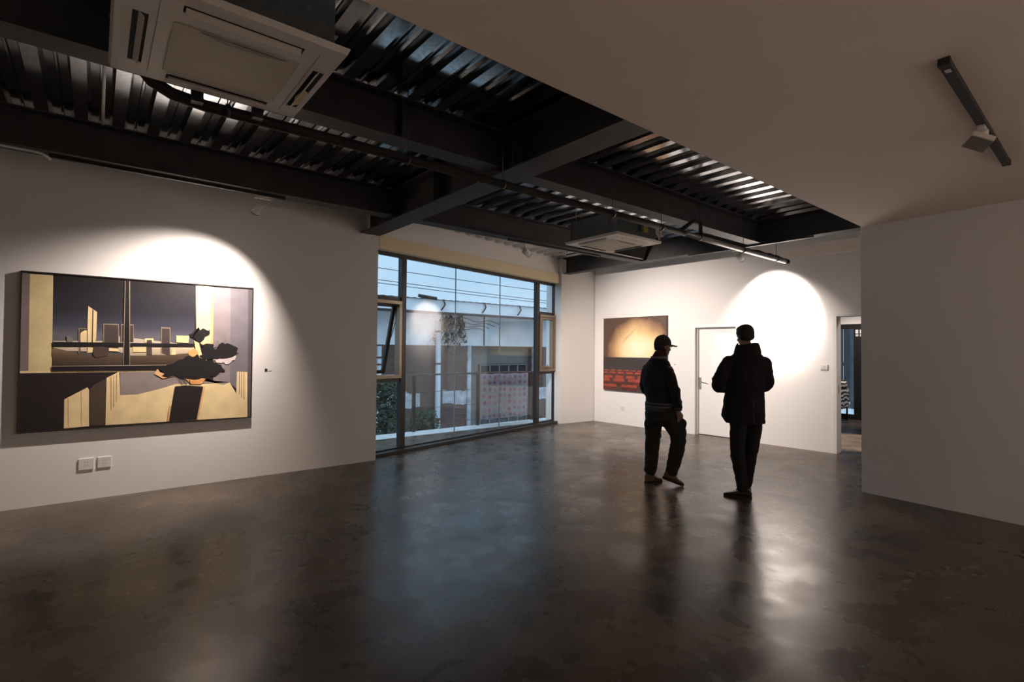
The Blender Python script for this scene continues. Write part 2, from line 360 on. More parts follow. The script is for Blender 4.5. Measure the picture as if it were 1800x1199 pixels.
for a0, a1, q0, q1 in ((x0 - 0.05, x0 + 0.012, 0, z1 - 0.012), (x1 - 0.012, x1 + 0.05, 0, z1 - 0.012), (x0 - 0.05, x1 + 0.05, z1 - 0.012, z1 + 0.05)):
    b.box(a0, a1, -0.012, 0.212, q0, q1)
b.build('door_frame', DOORW, d2, bevel=0.003)
MB().box(x0 + 0.012, x0 + 0.015, 0.07, 0.10, 0.95, 1.09).build('strike_plate', BRONZE, d2)
# ---- corridor room behind door_2
struct(MB().box(9.25, 14.6, -0.2, 0.0, 0, 3.3).box(9.25, 14.6, 6.0, 6.2, 0, 3.3).build('wall_corridor', WALL))
struct(MB().box(9.15, 14.6, 0, 6.0, 3.2, 3.4).build('ceiling_corridor', CEIL))
struct(MB().box(14.3, 14.45, 0, 3.4, 0, 3.3).box(14.3, 14.45, 5.2, 6.0, 0, 3.3).box(14.3, 14.45, 3.4, 5.2, 2.31, 3.3).build('wall_corridor_end', WALL))
d3 = frame('door_3', (14.30, 4.0, 0), PI / 2)      # local x = world y
b = MB(); ring_box(b, -0.6, 1.2, 0.0, 2.31, 0.12, -0.04, 0.04)
b.box(0.24, 0.46, -0.04, 0.04, 0.12, 2.19)
b.build('door_frame', BLACKM, d3)
MB().box(-0.48, 0.24, -0.004, 0.004, 0.12, 2.19).build('pane', GLASS, d3); MB().box(0.46, 1.08, -0.004, 0.004, 0.12, 2.19).build('pane', GLASS, d3)
b = MB()
for (q0, r0) in ((0.27, 2.10), (0.36, 2.10)):
    b.box(q0, q0 + 0.06, 0.041, 0.045, r0 - 0.02, r0 + 0.07); b.box(q0, q0 + 0.025, 0.041, 0.045, r0 - 0.09, r0 - 0.04); b.box(q0 + 0.035, q0 + 0.055, 0.041, 0.045, r0 - 0.09, r0 - 0.04)
b.build('door_sticker', WHITEP, d3)

# ================================================================== FITTINGS
# ---- air conditioner cassettes (local origin: panel's min corner, z = panel underside)
PANEL = mat('ac_panel_plastic', (0.62, 0.585, 0.55), 0.45)
def grille_material():
    m = mat('ac_grille_plastic', (0.50, 0.44, 0.35), 0.55); t = m.node_tree; b = t.nodes['Principled BSDF']
    c = t.nodes.new('ShaderNodeTexCoord'); w = t.nodes.new('ShaderNodeTexWave'); w.bands_direction = 'Y'; w.inputs['Scale'].default_value = 28
    t.links.new(c.outputs['Object'], w.inputs['Vector'])
    r = t.nodes.new('ShaderNodeValToRGB'); r.color_ramp.elements[0].color = (0.30, 0.26, 0.20, 1); r.color_ramp.elements[1].color = (0.56, 0.49, 0.39, 1)
    r.color_ramp.elements[0].position = 0.1; r.color_ramp.elements[1].position = 0.5
    t.links.new(w.outputs['Fac'], r.inputs[0]); t.links.new(r.outputs[0], b.inputs['Base Color'])
    return m
GRILLE = grille_material(); SLOT = mat('slot_dark', (0.012, 0.012, 0.012), 0.8); GREYS = mat('sensor_grey', (0.18, 0.17, 0.16), 0.5)
YEL = mat('yellow_sticker', (0.55, 0.42, 0.05), 0.6); TAN = mat('tan_patch', (0.62, 0.47, 0.24), 0.5)
SX, SY = 0.96, 0.945
def make_ac(label, loc, group):
    t = thing('ceiling_air_conditioner', label, 'air conditioner', loc, 0, group)
    # panel with openings: strips around slots (local coords)
    slots = [('x', 0.09, 0.02 + 0.125, 0.27, 0.78), ('x', 0.865, 0.915, 0.27, 0.78), ('y', 0.10, 0.15, 0.25, 0.76), ('y', 0.85, 0.90, 0.25, 0.76)]
    holes = [(0.075, 0.135, 0.27, 0.78), (0.86, 0.92, 0.27, 0.78), (0.25, 0.765, 0.095, 0.155), (0.25, 0.765, 0.82, 0.88)]
    bm = bmesh.new()
    xs = sorted({0, SX, *[h[0] for h in holes], *[h[1] for h in holes]}); ys = sorted({0, SY, *[h[2] for h in holes], *[h[3] for h in holes]})
    b = MB()
    for i in range(len(xs) - 1):
        for j in range(len(ys) - 1):
            cx = (xs[i] + xs[i + 1]) / 2; cy = (ys[j] + ys[j + 1]) / 2
            if any(h[0] < cx < h[1] and h[2] < cy < h[3] for h in holes): continue
            b.box(xs[i], xs[i + 1], ys[j], ys[j + 1], 0, 0.03)
    bm.free()
    me = b.mesh('panel'); q = bmesh.new(); q.from_mesh(me); bmesh.ops.remove_doubles(q, verts=q.verts, dist=1e-5)
    seen = {}
    for f in list(q.faces):
        k = tuple(sorted(v.index for v in f.verts)); seen.setdefault(k, []).append(f)
    bmesh.ops.delete(q, geom=[f for fs in seen.values() if len(fs) > 1 for f in fs], context='FACES_ONLY')
    # chamfer the outer rim: pull the top ring of verts outwards stays, lower ring inwards
    for v in q.verts:
        if v.co.z < 0.01:
            if v.co.x < 1e-4: v.co.x += 0.012
            if v.co.x > SX - 1e-4: v.co.x -= 0.012
            if v.co.y < 1e-4: v.co.y += 0.012
            if v.co.y > SY - 1e-4: v.co.y -= 0.012
    q.to_mesh(me); q.free(); me.materials.append(PANEL)
    o = bpy.data.objects.new('panel', me); COL.objects.link(o); o.parent = t
    for h in holes:
        s = MB(); s.box(h[0], h[1], h[2], h[3], 0.006, 0.012); s.build('air_slot', SLOT, t)  # black sheet in the opening paints the slot's shaded depth
        if h[1] - h[0] < 0.1: vb = MB().bar(((h[0] + h[1]) / 2, h[2] + 0.01, 0.0), ((h[0] + h[1]) / 2, h[3] - 0.01, 0.0), 0.030, 0.005)
        else: vb = MB().bar((h[0] + 0.01, (h[2] + h[3]) / 2, 0.0), (h[1] - 0.01, (h[2] + h[3]) / 2, 0.0), 0.030, 0.005)
        vv = vb.build('louvre', PANEL, t)
        # tilt each louvre about its own long axis
        cx, cy = (h[0] + h[1]) / 2, (h[2] + h[3]) / 2
        for vx in vv.data.vertices:
            if h[1] - h[0] < 0.1: d = vx.co.x - cx; vx.co.z += d * 1.1 * (1 if cx > 0.5 else -1)
            else: d = vx.co.y - cy; vx.co.z += d * 1.1 * (1 if cy > 0.5 else -1)
    MB().box(0.228, 0.785, 0.255, 0.775, -0.004, -0.0005).build('grille', GRILLE, t, bevel=0.002)
    for sx_ in (0.165, 0.838): MB().box(sx_, sx_ + 0.003, 0.10, 0.86, -0.0015, -0.0003).build('seam', GREYS, t)
    MB().prism([(0.33, 0.262), (0.72, 0.262), (0.60, 0.292), (0.45, 0.292)], lambda p, k: (p[0], p[1], -0.008 if k == 0 else -0.0045)).build('sensor_bar', GREYS, t)
    MB().box(0.06, SX - 0.06, 0.06, SY - 0.06, 0.035, 0.31).build('casing', GALV, t, bevel=0.004)
    for hx, hy in ((0.03, 0.2), (0.03, 0.75), (SX - 0.03, 0.2), (SX - 0.03, 0.75)):
        MB().box(hx - 0.03, hx + 0.03, hy - 0.02, hy + 0.02, 0.18, 0.185).tube([(hx, hy, 0.12), (hx, hy, 0.535)], 0.005, 6).build('hanger_rod', STEELP, t)
    return t
ac1 = make_ac('large white cassette air conditioner hanging close overhead at the upper left', (0.03, 2.545, 3.10), None)
MB().prism([(0.883, 0.50), (0.915, 0.53), (0.915, 0.70), (0.89, 0.74), (0.868, 0.62)], lambda p, k: (p[0], p[1], -0.009 if k == 0 else -0.005)).build('louvre_cover', TAN, ac1)
ac2 = dup(ac1, (5.13, 4.22, 3.10), 0, 'smaller looking white cassette air conditioner hanging far down the room near the back wall')
for c_ in list(ac2.children):
    if c_.name.startswith('louvre_cover'): bpy.data.objects.remove(c_)
MB().box(0.62, 0.72, 0.055, 0.059, 0.12, 0.26).build('sticker', YEL, ac2); MB().box(0.50, 0.56, 0.055, 0.059, 0.12, 0.26).build('sticker', BLACKM, ac2)
MB().prism([(0.97, 0.90), (1.80, 0.93), (1.02, 0.28)], lambda p, k: (p[0], p[1], 0.01 if k == 0 else 0.05)).build('dark_cover', mat('matt_black_sheet', (0.006, 0.006, 0.007), 0.95, spec=0.05), ac2)
MB().bar((0.97, 0.925, 0.018), (1.80, 0.955, 0.018), 0.03, 0.02).build('cover_edge', PANEL, ac2)
b = MB()
for k in range(3):
    pts = [(0.98 + 0.09 * i / 6, 0.06 + 0.03 * k, 0.22 - 0.02 * i + 0.03 * math.sin(i * 1.3 + k)) for i in range(7)]
    b.tube([(0.90, 0.05 + 0.03 * k, 0.22)] + pts, 0.012, 8)
b.build('refrigerant_hose', WHITEP, ac2)

# ---- black insulated pipe with hangers
path = [(0.10, 3.53, 3.30), (0.16, 3.55, 3.20), (0.23, 3.58, 3.13), (0.33, 3.60, 3.095), (0.50, 3.61, 3.08), (0.9, 3.61, 3.08), (1.4, 3.60, 3.08), (2.5, 3.60, 3.08)]
path += [(3.5, 3.60, 3.08), (4.6, 3.60, 3.08), (5.7, 3.62, 3.08)]
pp = thing('insulated_pipe', 'long black foam insulated pipe hung under the beams, ending near the back wall', 'pipe', (0, 0, 0))
MB().tube(path, 0.036, 14).build('insulation', BLACKP, pp)
p2 = [(5.7, 3.62, 3.08), (6.5, 3.64, 3.08), (7.3, 3.66, 3.08), (8.1, 3.67, 3.08), (8.72, 3.68, 3.08)]
MB().tube(p2, 0.035, 14).build('bare_pipe', STEELP, pp)
MB().tube([(8.70, 3.68, 3.08), (8.76, 3.68, 3.08)], 0.046, 14).build('pipe_cap', BLACKP, pp)
lump = [(x_, 3.67 + random.uniform(-0.006, 0.006), 3.115 + random.uniform(-0.006, 0.01)) for x_ in [7.4 + 0.12 * i for i in range(12)]]
MB().tube(lump, 0.02, 8, rs=[random.uniform(0.016, 0.03) for _ in lump]).build('cable_bundle', BLACKP, pp)
MB().tube([(5.6, 3.62, 3.10), (5.95, 3.66, 3.28), (6.0, 3.66, 3.30), (6.10, 3.66, 3.30), (6.13, 3.66, 3.27), (6.13, 3.66, 3.10)], 0.026, 10).build('elbow_pipe', BLACKP, pp)
for (x_, y_) in ((0.45, 3.56), (0.78, 3.56)): MB().box(x_ - 0.03, x_ + 0.03, y_ - 0.035, y_ + 0.02, 3.06, 3.16).build('clamp_block', BLACKM, pp)
for x_ in (0.62, 1.86, 2.80, 4.30, 5.2, 6.05, 7.25, 8.35):
    yy = 3.60 + max(0, (x_ - 4.6) * 0.02)
    MB().tube([(x_, yy, 3.11), (x_, yy, DECK_Z + 0.03)], 0.004, 6).tube([(x_ - 0.012, yy, 3.08), (x_ + 0.012, yy, 3.08)], 0.042, 14).build('hanger', BLACKM, pp)
# conduits
o = MB().tube([(0.02, 4.0, 3.628), (0.025, 5.96, 3.628)], 0.011, 8).build('conduit', WHITEP); tag(o, 'straight pale conduit pipe fixed up under the corrugated deck at upper left', 'pipe')
o = MB().tube([(-3.9, 6.03, 3.285), (-0.45, 6.03, 3.285), (-0.38, 6.04, 3.28), (-0.34, 6.06, 3.262), (-0.33, 6.08, 3.255)], 0.011, 8).build('conduit', WHITEP)
tag(o, 'pale bent conduit leading to the track above the left wall', 'pipe')

# ---- lighting tracks and spotlights
def track(label, a, b_, w=0.034, h=0.03):
    t = thing('lighting_track', label, 'track', a, 0)
    d = Vector(b_) - Vector(a)
    r = MB().bar((0, 0, -h / 2), (d.x, d.y, d.z - h / 2), w, h).build('rail', BLACKM, t)
    L = d.length; u = d / L
    MB().bar(tuple(u * -0.012 + Vector((0, 0, -h / 2))), tuple(u * 0.03 + Vector((0, 0, -h / 2))), w + 0.004, h + 0.004).build('end_cap', BLACKM, t)
    MB().bar(tuple(u * (L - 0.03) + Vector((0, 0, -h / 2))), tuple(u * (L + 0.012) + Vector((0, 0, -h / 2))), w + 0.004, h + 0.004).build('end_cap', BLACKM, t)
    return t
track('black lighting track under the left beam above the large painting', (-0.33, 6.08, 3.30), (1.62, 6.08, 3.30))
track('black lighting track above the window, reaching the far air conditioner', (4.86, 6.08, 3.30), (6.9, 6.08, 3.30))
track('black lighting track along the back wall above the white door', (8.02, 5.0, 3.30), (8.02, 3.02, 3.30))
tk = track('short black lighting track on the lowered ceiling at the upper right', (3.255, 0.62, 3.07), (5.345, 0.655, 3.07), w=0.045, h=0.035)
MB().box(0.06, 0.10, -0.012, 0.012, -0.0365, -0.035).build('screw_plate', WHITEP, tk)

LENS_ON = mat('lamp_lens_lit', (1, 0.95, 0.9), 0.4, emit=((1, 0.88, 0.78), 25))
def spotlight(label, anchor, target, ax='x', adapter=0.17, r=0.043, L=0.13, back=0.05):
    """adapter box under a track, arm, and cylindrical head aimed at target"""
    t = thing('track_spotlight', label, 'spotlight', anchor)
    a = Vector(anchor)
    if ax == 'x': MB().box(-0.04, adapter - 0.04, -0.016, 0.016, -0.035, -0.001).build('adapter', WHITEM, t, bevel=0.003)
    else: MB().box(-0.016, 0.016, -0.04, adapter - 0.04, -0.035, -0.001).build('adapter', WHITEM, t, bevel=0.003)
    piv = Vector((0, 0, -0.085)); d = (Vector(target) - (a + piv)).normalized()
    MB().bar((0, 0, -0.03), tuple(piv), 0.018, 0.012).ball(tuple(piv), 0.014, 10, 6).build('arm', WHITEM, t)
    x = d.cross(Vector((0, 0, 1))).normalized(); y = x.cross(d)
    st = piv - d * back + Vector((0, 0, -0.045))
    def ringp(c, rr, n=24): return [c + (x * math.cos(2 * PI * k / n) + y * math.sin(2 * PI * k / n)) * rr for k in range(n)]
    prof_ = [(0, r * 0.72), (0.008, r * 0.9), (0.02, r), (L, r), (L + 0.001, r - 0.004), (L - 0.03, r - 0.006), (L - 0.032, 0.005)]
    MB().rings([ringp(st + d * p_[0], p_[1]) for p_ in prof_]).build('lamp_head', WHITEM, t)
    MB().rings([ringp(st + d * (L - 0.004), r + 0.0015), ringp(st + d * (L + 0.004), r + 0.0015), ringp(st + d * (L + 0.004), r - 0.004), ringp(st + d * (L - 0.004), r - 0.004), ringp(st + d * (L - 0.004), r + 0.0015)], cap=False).build('rim', BLACKM, t)
    MB().rings([ringp(st + d * (L - 0.028), r - 0.008), ringp(st + d * (L - 0.026), r - 0.008)]).build('lens', LENS_ON, t)
    return t, a + st + d * (L + 0.006)
t1, e1 = spotlight('white cylinder spotlight above the large painting on the left wall', (1.36, 6.08, 3.27), (0.93, 7.02, 2.18))
t2, e2 = spotlight('small spotlight above the window, turned towards the back wall', (5.20, 6.08, 3.27), (9.0, 6.75, 1.75), r=0.05)
t3, e3 = spotlight('spotlight under the pipe near the back wall, lighting the wall beside the white door', (8.02, 4.10, 3.27), (9.10, 4.03, 2.42), ax='y', r=0.05)
for nm, e in (('spot_light_painting', e1), ('spot_light_cinema', e2), ('spot_light_wall', e3), ('spot_light_wall_spill', e3)): bpy.data.objects[nm].location = e
# square head lamp on the right track
t4 = thing('track_spotlight', 'white square spotlight on the short track of the lowered ceiling', 'spotlight', (4.32, 0.638, 3.035))
MB().box(-0.05, 0.09, -0.018, 0.018, -0.03, -0.001).build('adapter', WHITEM, t4, bevel=0.003)
MB().tube([(0.0, 0, -0.025), (0.0, 0.0, -0.06)], 0.03, 14).build('arm', WHITEM, t4)
hd = MB().box(-0.062, 0.062, -0.062, 0.062, -0.035, 0.0).build('lamp_head', WHITEM, t4, bevel=0.004)
hd.location = (0.02, 0.015, -0.068); hd.rotation_euler = (math.radians(28), math.radians(12), math.radians(35))
MB().box(-0.060, 0.060, -0.060, 0.060, -0.040, -0.0355).build('trim_ring', CHROME, hd)

# ---- sockets and switch
def plate(name, label, cat, loc, rz, w, h, kind, group=None):
    t = thing(name, label, cat, loc, rz, group)
    MB().box(-w / 2, w / 2, -0.012, 0, -h / 2, h / 2).build('cover_plate', WHITEP, t, bevel=0.002)
    b = MB()
    if kind == 'socket':
        for (px, pz) in ((-0.012, 0.02), (0.012, 0.02), (-0.014, -0.012), (0.014, -0.012), (0.0, -0.024)): MB().box(px - 0.0015, px + 0.0015, -0.0135, -0.012, pz - 0.005, pz + 0.005).build('socket_slot', SLOT, t)
    else:
        for px in (-w / 4, w / 4): MB().box(px - w / 4 + 0.004, px + w / 4 - 0.004, -0.017, -0.012, -h / 2 + 0.01, h / 2 - 0.01).build('rocker', WHITEP, t, bevel=0.001)
    return t
plate('wall_socket', 'white wall socket under the large painting, left one of the pair', 'socket', (-0.042, Y_L, 0.374), 0, 0.125, 0.118, 'socket')
plate('wall_socket', 'white wall socket under the large painting, right one of the pair', 'socket', (0.108, Y_L, 0.377), 0, 0.115, 0.112, 'socket')
def on_back(s, z): p_ = BO + Vector((math.cos(BA), math.sin(BA), 0)) * s; return (p_.x, p_.y, z)
plate('wall_socket', 'small white wall socket low on the back wall below the cinema painting', 'socket', on_back(0.78, 0.36), BA, 0.09, 0.086, 'socket')
plate('wall_switch', 'white wall switch beside the open doorway', 'switch', on_back(4.735, 1.37), BA, 0.11, 0.086, 'switch')
t = thing('picture_label', 'tiny black and white label right of the large painting', 'label', (1.713, Y_L, 1.33), 0)
MB().box(-0.035, -0.005, -0.006, 0, -0.016, 0.016).build('mark', BLACKM, t); MB().box(0.002, 0.05, -0.004, 0, -0.014, 0.014).build('card', WHITEP, t)
t = thing('picture_label', 'tiny mark on the back wall between the cinema painting and the door', 'label', on_back(2.05, 1.345), BA)
MB().box(-0.012, 0.006, -0.004, 0, -0.01, 0.01).build('mark', mat('dark_red', (0.12, 0.03, 0.03), 0.6), t); MB().box(0.012, 0.05, -0.003, 0, -0.012, 0.012).build('card', WHITEP, t)

# ---- painting 1
def pmat(name, col): return mat('paint_' + name, col, 0.42, noise=0.10, nscale=7, bump=0.15, bscale=120)
PC = dict(cream=(0.80, 0.62, 0.34), cream_shaded=(0.66, 0.53, 0.29), mauve=(0.21, 0.165, 0.16), grey1=(0.24, 0.20, 0.21), grey2=(0.17, 0.15, 0.17), grey3=(0.10, 0.09, 0.10),
          greyp=(0.27, 0.22, 0.21), dark=(0.018, 0.013, 0.014), brown=(0.075, 0.048, 0.036), black=(0.012, 0.010, 0.011), line=(0.25, 0.17, 0.09), edge=(0.34, 0.27, 0.19),
          bld=(0.07, 0.05, 0.045), white=(0.62, 0.52, 0.50), orange=(0.72, 0.33, 0.12), peach=(0.72, 0.40, 0.20))
pm = {k: pmat(k, v) for k, v in PC.items()}
def ramp_mat(name, axis, stops, rough=0.42):
    m = mat('paint_' + name, stops[0][1], rough, bump=0.15, bscale=120); t = m.node_tree; b = t.nodes['Principled BSDF']
    c = t.nodes.new('ShaderNodeTexCoord'); sp = t.nodes.new('ShaderNodeSeparateXYZ'); t.links.new(c.outputs['Object'], sp.inputs[0])
    r = t.nodes.new('ShaderNodeValToRGB'); e = r.color_ramp.elements
    while len(e) < len(stops): e.new(0.5)
    for i, (p_, c_) in enumerate(sorted(stops)): e[i].position = p_; e[i].color = (*c_, 1)
    dv = t.nodes.new('ShaderNodeMath'); dv.operation = 'DIVIDE'; dv.inputs[1].default_value = 1.62; t.links.new(sp.outputs[axis], dv.inputs[0]); t.links.new(dv.outputs[0], r.inputs[0]); t.links.new(r.outputs[0], b.inputs['Base Color']); return m
pm['sky'] = ramp_mat('sky', 2, [(0.50, (0.09, 0.08, 0.08)), (0.60, (0.13, 0.12, 0.145)), (0.66, (0.055, 0.055, 0.08)), (0.76, (0.022, 0.021, 0.030)), (1.0, (0.014, 0.011, 0.012))])  # city haze over the skyline, with some lamp glare put into the colour
pm['glow'] = ramp_mat('glow', 2, [(0.44, (0.30, 0.22, 0.14)), (0.53, (0.62, 0.52, 0.38)), (0.62, (0.42, 0.38, 0.36))])
pm['ground'] = ramp_mat('ground', 2, [(0.39, (0.030, 0.020, 0.017)), (0.47, (0.10, 0.066, 0.042)), (0.54, (0.26, 0.18, 0.11))])
P1=[
('sky',[(0.11,0.992),(0.708,0.994),(0.706,0.541),(0.708,0.402),(0.114,0.409)]),
('mauve',[(-0.001,1.0),(0.027,0.991),(0.03,0.376),(0.001,0.372)]),
('cream_shaded',[(0.027,0.991),(0.11,0.992),(0.114,0.374),(0.03,0.376)]),  # same cream, darkened in colour for the weaker light on the left
('grey1',[(0.798,0.993),(0.884,0.993),(0.889,0.266),(0.803,0.282)]),
('grey2',[(0.884,0.993),(0.977,0.994),(0.982,0.349),(0.984,0.151),(0.889,0.266)]),
('grey3',[(0.977,0.994),(1.0,1.0),(1.0,-0.0),(0.984,0.004)]),
('cream',[(0.709,0.994),(0.798,0.993),(0.8,0.567),(0.764,0.542),(0.717,0.588)]),
('peach',[(0.782,0.991),(0.798,0.993),(0.8,0.567),(0.786,0.554)]),
('cream',[(0.001,0.381),(0.539,0.376),(0.539,0.362),(0.001,0.367)]),
('dark',[(0.0,0.367),(0.369,0.366),(0.321,0.322),(0.324,0.007),(0.163,0.006),(-0.001,0.0)]),
('brown',[(0.256,0.251),(0.262,0.015),(0.325,0.007),(0.322,0.322),(0.283,0.291)]),
('cream',[(0.162,0.194),(0.249,0.267),(0.255,0.251),(0.259,0.01),(0.163,0.006)]),
('cream',[(0.324,0.327),(0.375,0.368),(0.381,0.207),(0.454,0.208),(0.551,0.241),(0.623,0.272),(0.737,0.267),(0.888,0.272),(0.923,0.186),(0.925,0.354),(0.98,0.349),(0.984,0.0),(0.324,0.009)]),
('greyp',[(0.379,0.366),(0.539,0.365),(0.557,0.325),(0.63,0.328),(0.667,0.321),(0.767,0.295),(0.856,0.256),(0.888,0.272),(0.623,0.272),(0.551,0.241),(0.509,0.226),(0.454,0.208),(0.381,0.207)]),
('line',[(0.34,0.332),(0.343,0.332),(0.346,0.107),(0.343,0.108)]),
('line',[(0.352,0.337),(0.354,0.337),(0.357,0.128),(0.354,0.128)]),
('line',[(0.363,0.347),(0.366,0.347),(0.366,0.159),(0.364,0.159)]),
('line',[(0.935,0.35),(0.939,0.35),(0.941,0.179),(0.937,0.179)]),
('line',[(0.948,0.349),(0.951,0.349),(0.954,0.153),(0.95,0.154)]),
('line',[(0.96,0.347),(0.963,0.347),(0.966,0.134),(0.962,0.135)]),
('line',[(0.176,0.198),(0.177,0.198),(0.18,0.011),(0.179,0.011)]),
('line',[(0.225,0.242),(0.226,0.242),(0.23,0.014),(0.229,0.014)]),
('glow',[(0.304,0.619),(0.706,0.553),(0.707,0.483),(0.548,0.477),(0.424,0.476),(0.305,0.534)]),
('glow',[(0.116,0.571),(0.304,0.576),(0.305,0.534),(0.306,0.502),(0.117,0.51)]),
('ground',[(0.115,0.531),(0.206,0.491),(0.231,0.481),(0.281,0.462),(0.331,0.481),(0.424,0.476),(0.548,0.482),(0.68,0.494),(0.708,0.402),(0.114,0.409)]),
('cream',[(0.245,0.805),(0.28,0.768),(0.279,0.592),(0.265,0.497),(0.243,0.496),(0.244,0.742)]),
('brown',[(0.261,0.784),(0.266,0.78),(0.266,0.533),(0.261,0.533)]),
('cream',[(0.217,0.626),(0.241,0.653),(0.257,0.607),(0.257,0.567),(0.217,0.566)]),
('brown',[(0.21,0.636),(0.225,0.66),(0.244,0.659),(0.244,0.643),(0.225,0.647),(0.217,0.621),(0.219,0.491),(0.212,0.491)]),
('bld',[(0.306,0.691),(0.369,0.692),(0.37,0.519),(0.305,0.521)]),
('bld',[(0.377,0.692),(0.431,0.693),(0.433,0.569),(0.376,0.568)]),
('bld',[(0.551,0.678),(0.594,0.678),(0.594,0.477),(0.552,0.493)]),
('edge',[(0.306,0.691),(0.369,0.692),(0.369,0.686),(0.306,0.686)]),
('edge',[(0.306,0.691),(0.309,0.691),(0.311,0.518),(0.308,0.518)]),
('edge',[(0.366,0.691),(0.369,0.692),(0.371,0.519),(0.369,0.519)]),
('edge',[(0.377,0.692),(0.431,0.692),(0.431,0.686),(0.377,0.687)]),
('edge',[(0.377,0.692),(0.38,0.692),(0.382,0.568),(0.379,0.568)]),
('edge',[(0.429,0.692),(0.431,0.692),(0.433,0.569),(0.43,0.569)]),
('edge',[(0.551,0.678),(0.593,0.677),(0.593,0.671),(0.551,0.672)]),
('edge',[(0.551,0.678),(0.554,0.678),(0.557,0.484),(0.554,0.484)]),
('edge',[(0.59,0.676),(0.593,0.677),(0.596,0.485),(0.593,0.485)]),
('edge',[(0.21,0.657),(0.246,0.655),(0.246,0.65),(0.21,0.652)]),
('edge',[(0.21,0.657),(0.212,0.657),(0.215,0.491),(0.212,0.491)]),
('edge',[(0.243,0.655),(0.246,0.655),(0.248,0.491),(0.246,0.491)]),
('edge',[(0.489,0.586),(0.511,0.583),(0.511,0.578),(0.489,0.581)]),
('edge',[(0.489,0.586),(0.492,0.586),(0.493,0.482),(0.49,0.482)]),
('edge',[(0.509,0.583),(0.511,0.583),(0.513,0.482),(0.51,0.482)]),
('cream',[(0.622,0.622),(0.682,0.622),(0.679,0.57),(0.622,0.572)]),
('cream',[(0.48,0.598),(0.518,0.599),(0.519,0.571),(0.48,0.57)]),
('bld',[(0.489,0.586),(0.511,0.587),(0.513,0.482),(0.49,0.482)]),
('cream',[(0.429,0.564),(0.487,0.565),(0.488,0.502),(0.43,0.501)]),
('mauve',[(0.166,0.606),(0.188,0.594),(0.188,0.565),(0.166,0.564)]),
('cream',[(0.604,0.528),(0.62,0.528),(0.621,0.483),(0.599,0.482)]),
('cream',[(0.331,0.529),(0.37,0.524),(0.369,0.505),(0.331,0.508)]),
('brown',[(0.27,0.544),(0.305,0.545),(0.331,0.513),(0.325,0.476),(0.281,0.462),(0.268,0.481)]),
('black',[(0.114,0.565),(0.706,0.564),(0.706,0.541),(0.115,0.534)]),
('black',[(0.393,0.99),(0.411,0.99),(0.417,0.405),(0.393,0.406)]),
('edge',[(0.408,0.99),(0.412,0.99),(0.419,0.405),(0.417,0.405)]),
('edge',[(0.39,0.99),(0.393,0.99),(0.393,0.406),(0.391,0.406)]),
('black',[(0.114,0.407),(0.578,0.408),(0.578,0.375),(0.115,0.377)]),
('edge',[(0.114,0.411),(0.578,0.412),(0.578,0.408),(0.114,0.407)]),
('white',[(0.797,0.448),(0.886,0.46),(0.919,0.478),(0.911,0.441),(0.862,0.412),(0.821,0.424)]),
('mauve',[(0.808,0.543),(0.819,0.597),(0.84,0.555),(0.86,0.61),(0.872,0.568),(0.884,0.611),(0.881,0.532)]),
('cream',[(0.705,0.588),(0.729,0.571),(0.745,0.483),(0.773,0.436),(0.734,0.46),(0.714,0.518)]),
('orange',[(0.68,0.512),(0.71,0.53),(0.73,0.495),(0.703,0.465),(0.68,0.483)]),
('orange',[(0.66,0.316),(0.767,0.307),(0.744,0.266),(0.698,0.268)]),
('peach',[(0.539,0.387),(0.55,0.359),(0.615,0.329),(0.565,0.313),(0.525,0.348)]),
('black',[(0.678,0.633),(0.731,0.682),(0.739,0.671),(0.78,0.675),(0.777,0.631),(0.752,0.598),(0.725,0.577),(0.711,0.6),(0.694,0.599)]),
('black',[(0.741,0.553),(0.772,0.568),(0.804,0.555),(0.8,0.521),(0.844,0.577),(0.868,0.574),(0.918,0.545),(0.934,0.496),(0.911,0.478),(0.878,0.462),(0.837,0.466),(0.773,0.445),(0.734,0.466),(0.749,0.507)]),
('black',[(0.539,0.387),(0.585,0.409),(0.636,0.448),(0.68,0.474),(0.726,0.466),(0.797,0.436),(0.842,0.406),(0.859,0.357),(0.811,0.323),(0.759,0.307),(0.713,0.299),(0.623,0.334),(0.557,0.33),(0.564,0.353)]),
('dark',[(0.62,0.255),(0.668,0.26),(0.754,0.248),(0.725,0.008),(0.596,0.007)]),
('peach',[(0.754,0.248),(0.763,0.248),(0.732,0.007),(0.725,0.008)]),
('peach',[(0.595,0.114),(0.602,0.114),(0.596,0.007),(0.587,0.008)]),
('black',[(0.623,0.331),(0.625,0.332),(0.661,0.262),(0.658,0.261)]),
('black',[(0.645,0.33),(0.648,0.331),(0.676,0.261),(0.673,0.26)]),
('black',[(0.686,0.298),(0.689,0.3),(0.692,0.26),(0.689,0.259)]),
]
PW, PH, PD = 2.10, 1.605, 0.05
t = thing('painting', 'large framed painting of a night city window and a potted plant, on left wall', 'painting', (-0.575, Y_L, 0.745), 0)
FR = mat('painting_frame_black', (0.02, 0.013, 0.011), 0.5)
b = MB(); w_ = 0.012
b.box(0, PW, -PD, -0.002, 0, w_); b.box(0, PW, -PD, -0.002, PH - w_, PH); b.box(0, w_, -PD, -0.002, w_, PH - w_); b.box(PW - w_, PW, -PD, -0.002, w_, PH - w_)
b.build('picture_frame', FR, t)
names = list(pm); b = MB()
b.box(w_, PW - w_, -PD + 0.012, -0.004, w_, PH - w_, names.index('dark'))
def jag(pts, amp, rnd):
    out = []
    for i_ in range(len(pts)):
        (x0_, y0_), (x1_, y1_) = pts[i_], pts[(i_ + 1) % len(pts)]
        for k_ in range(3):
            u_ = k_ / 3; out.append((x0_ + (x1_ - x0_) * u_ + (rnd.uniform(-amp, amp) if k_ else 0), y0_ + (y1_ - y0_) * u_ + (rnd.uniform(-amp, amp) * 1.3 if k_ else 0)))
    return out
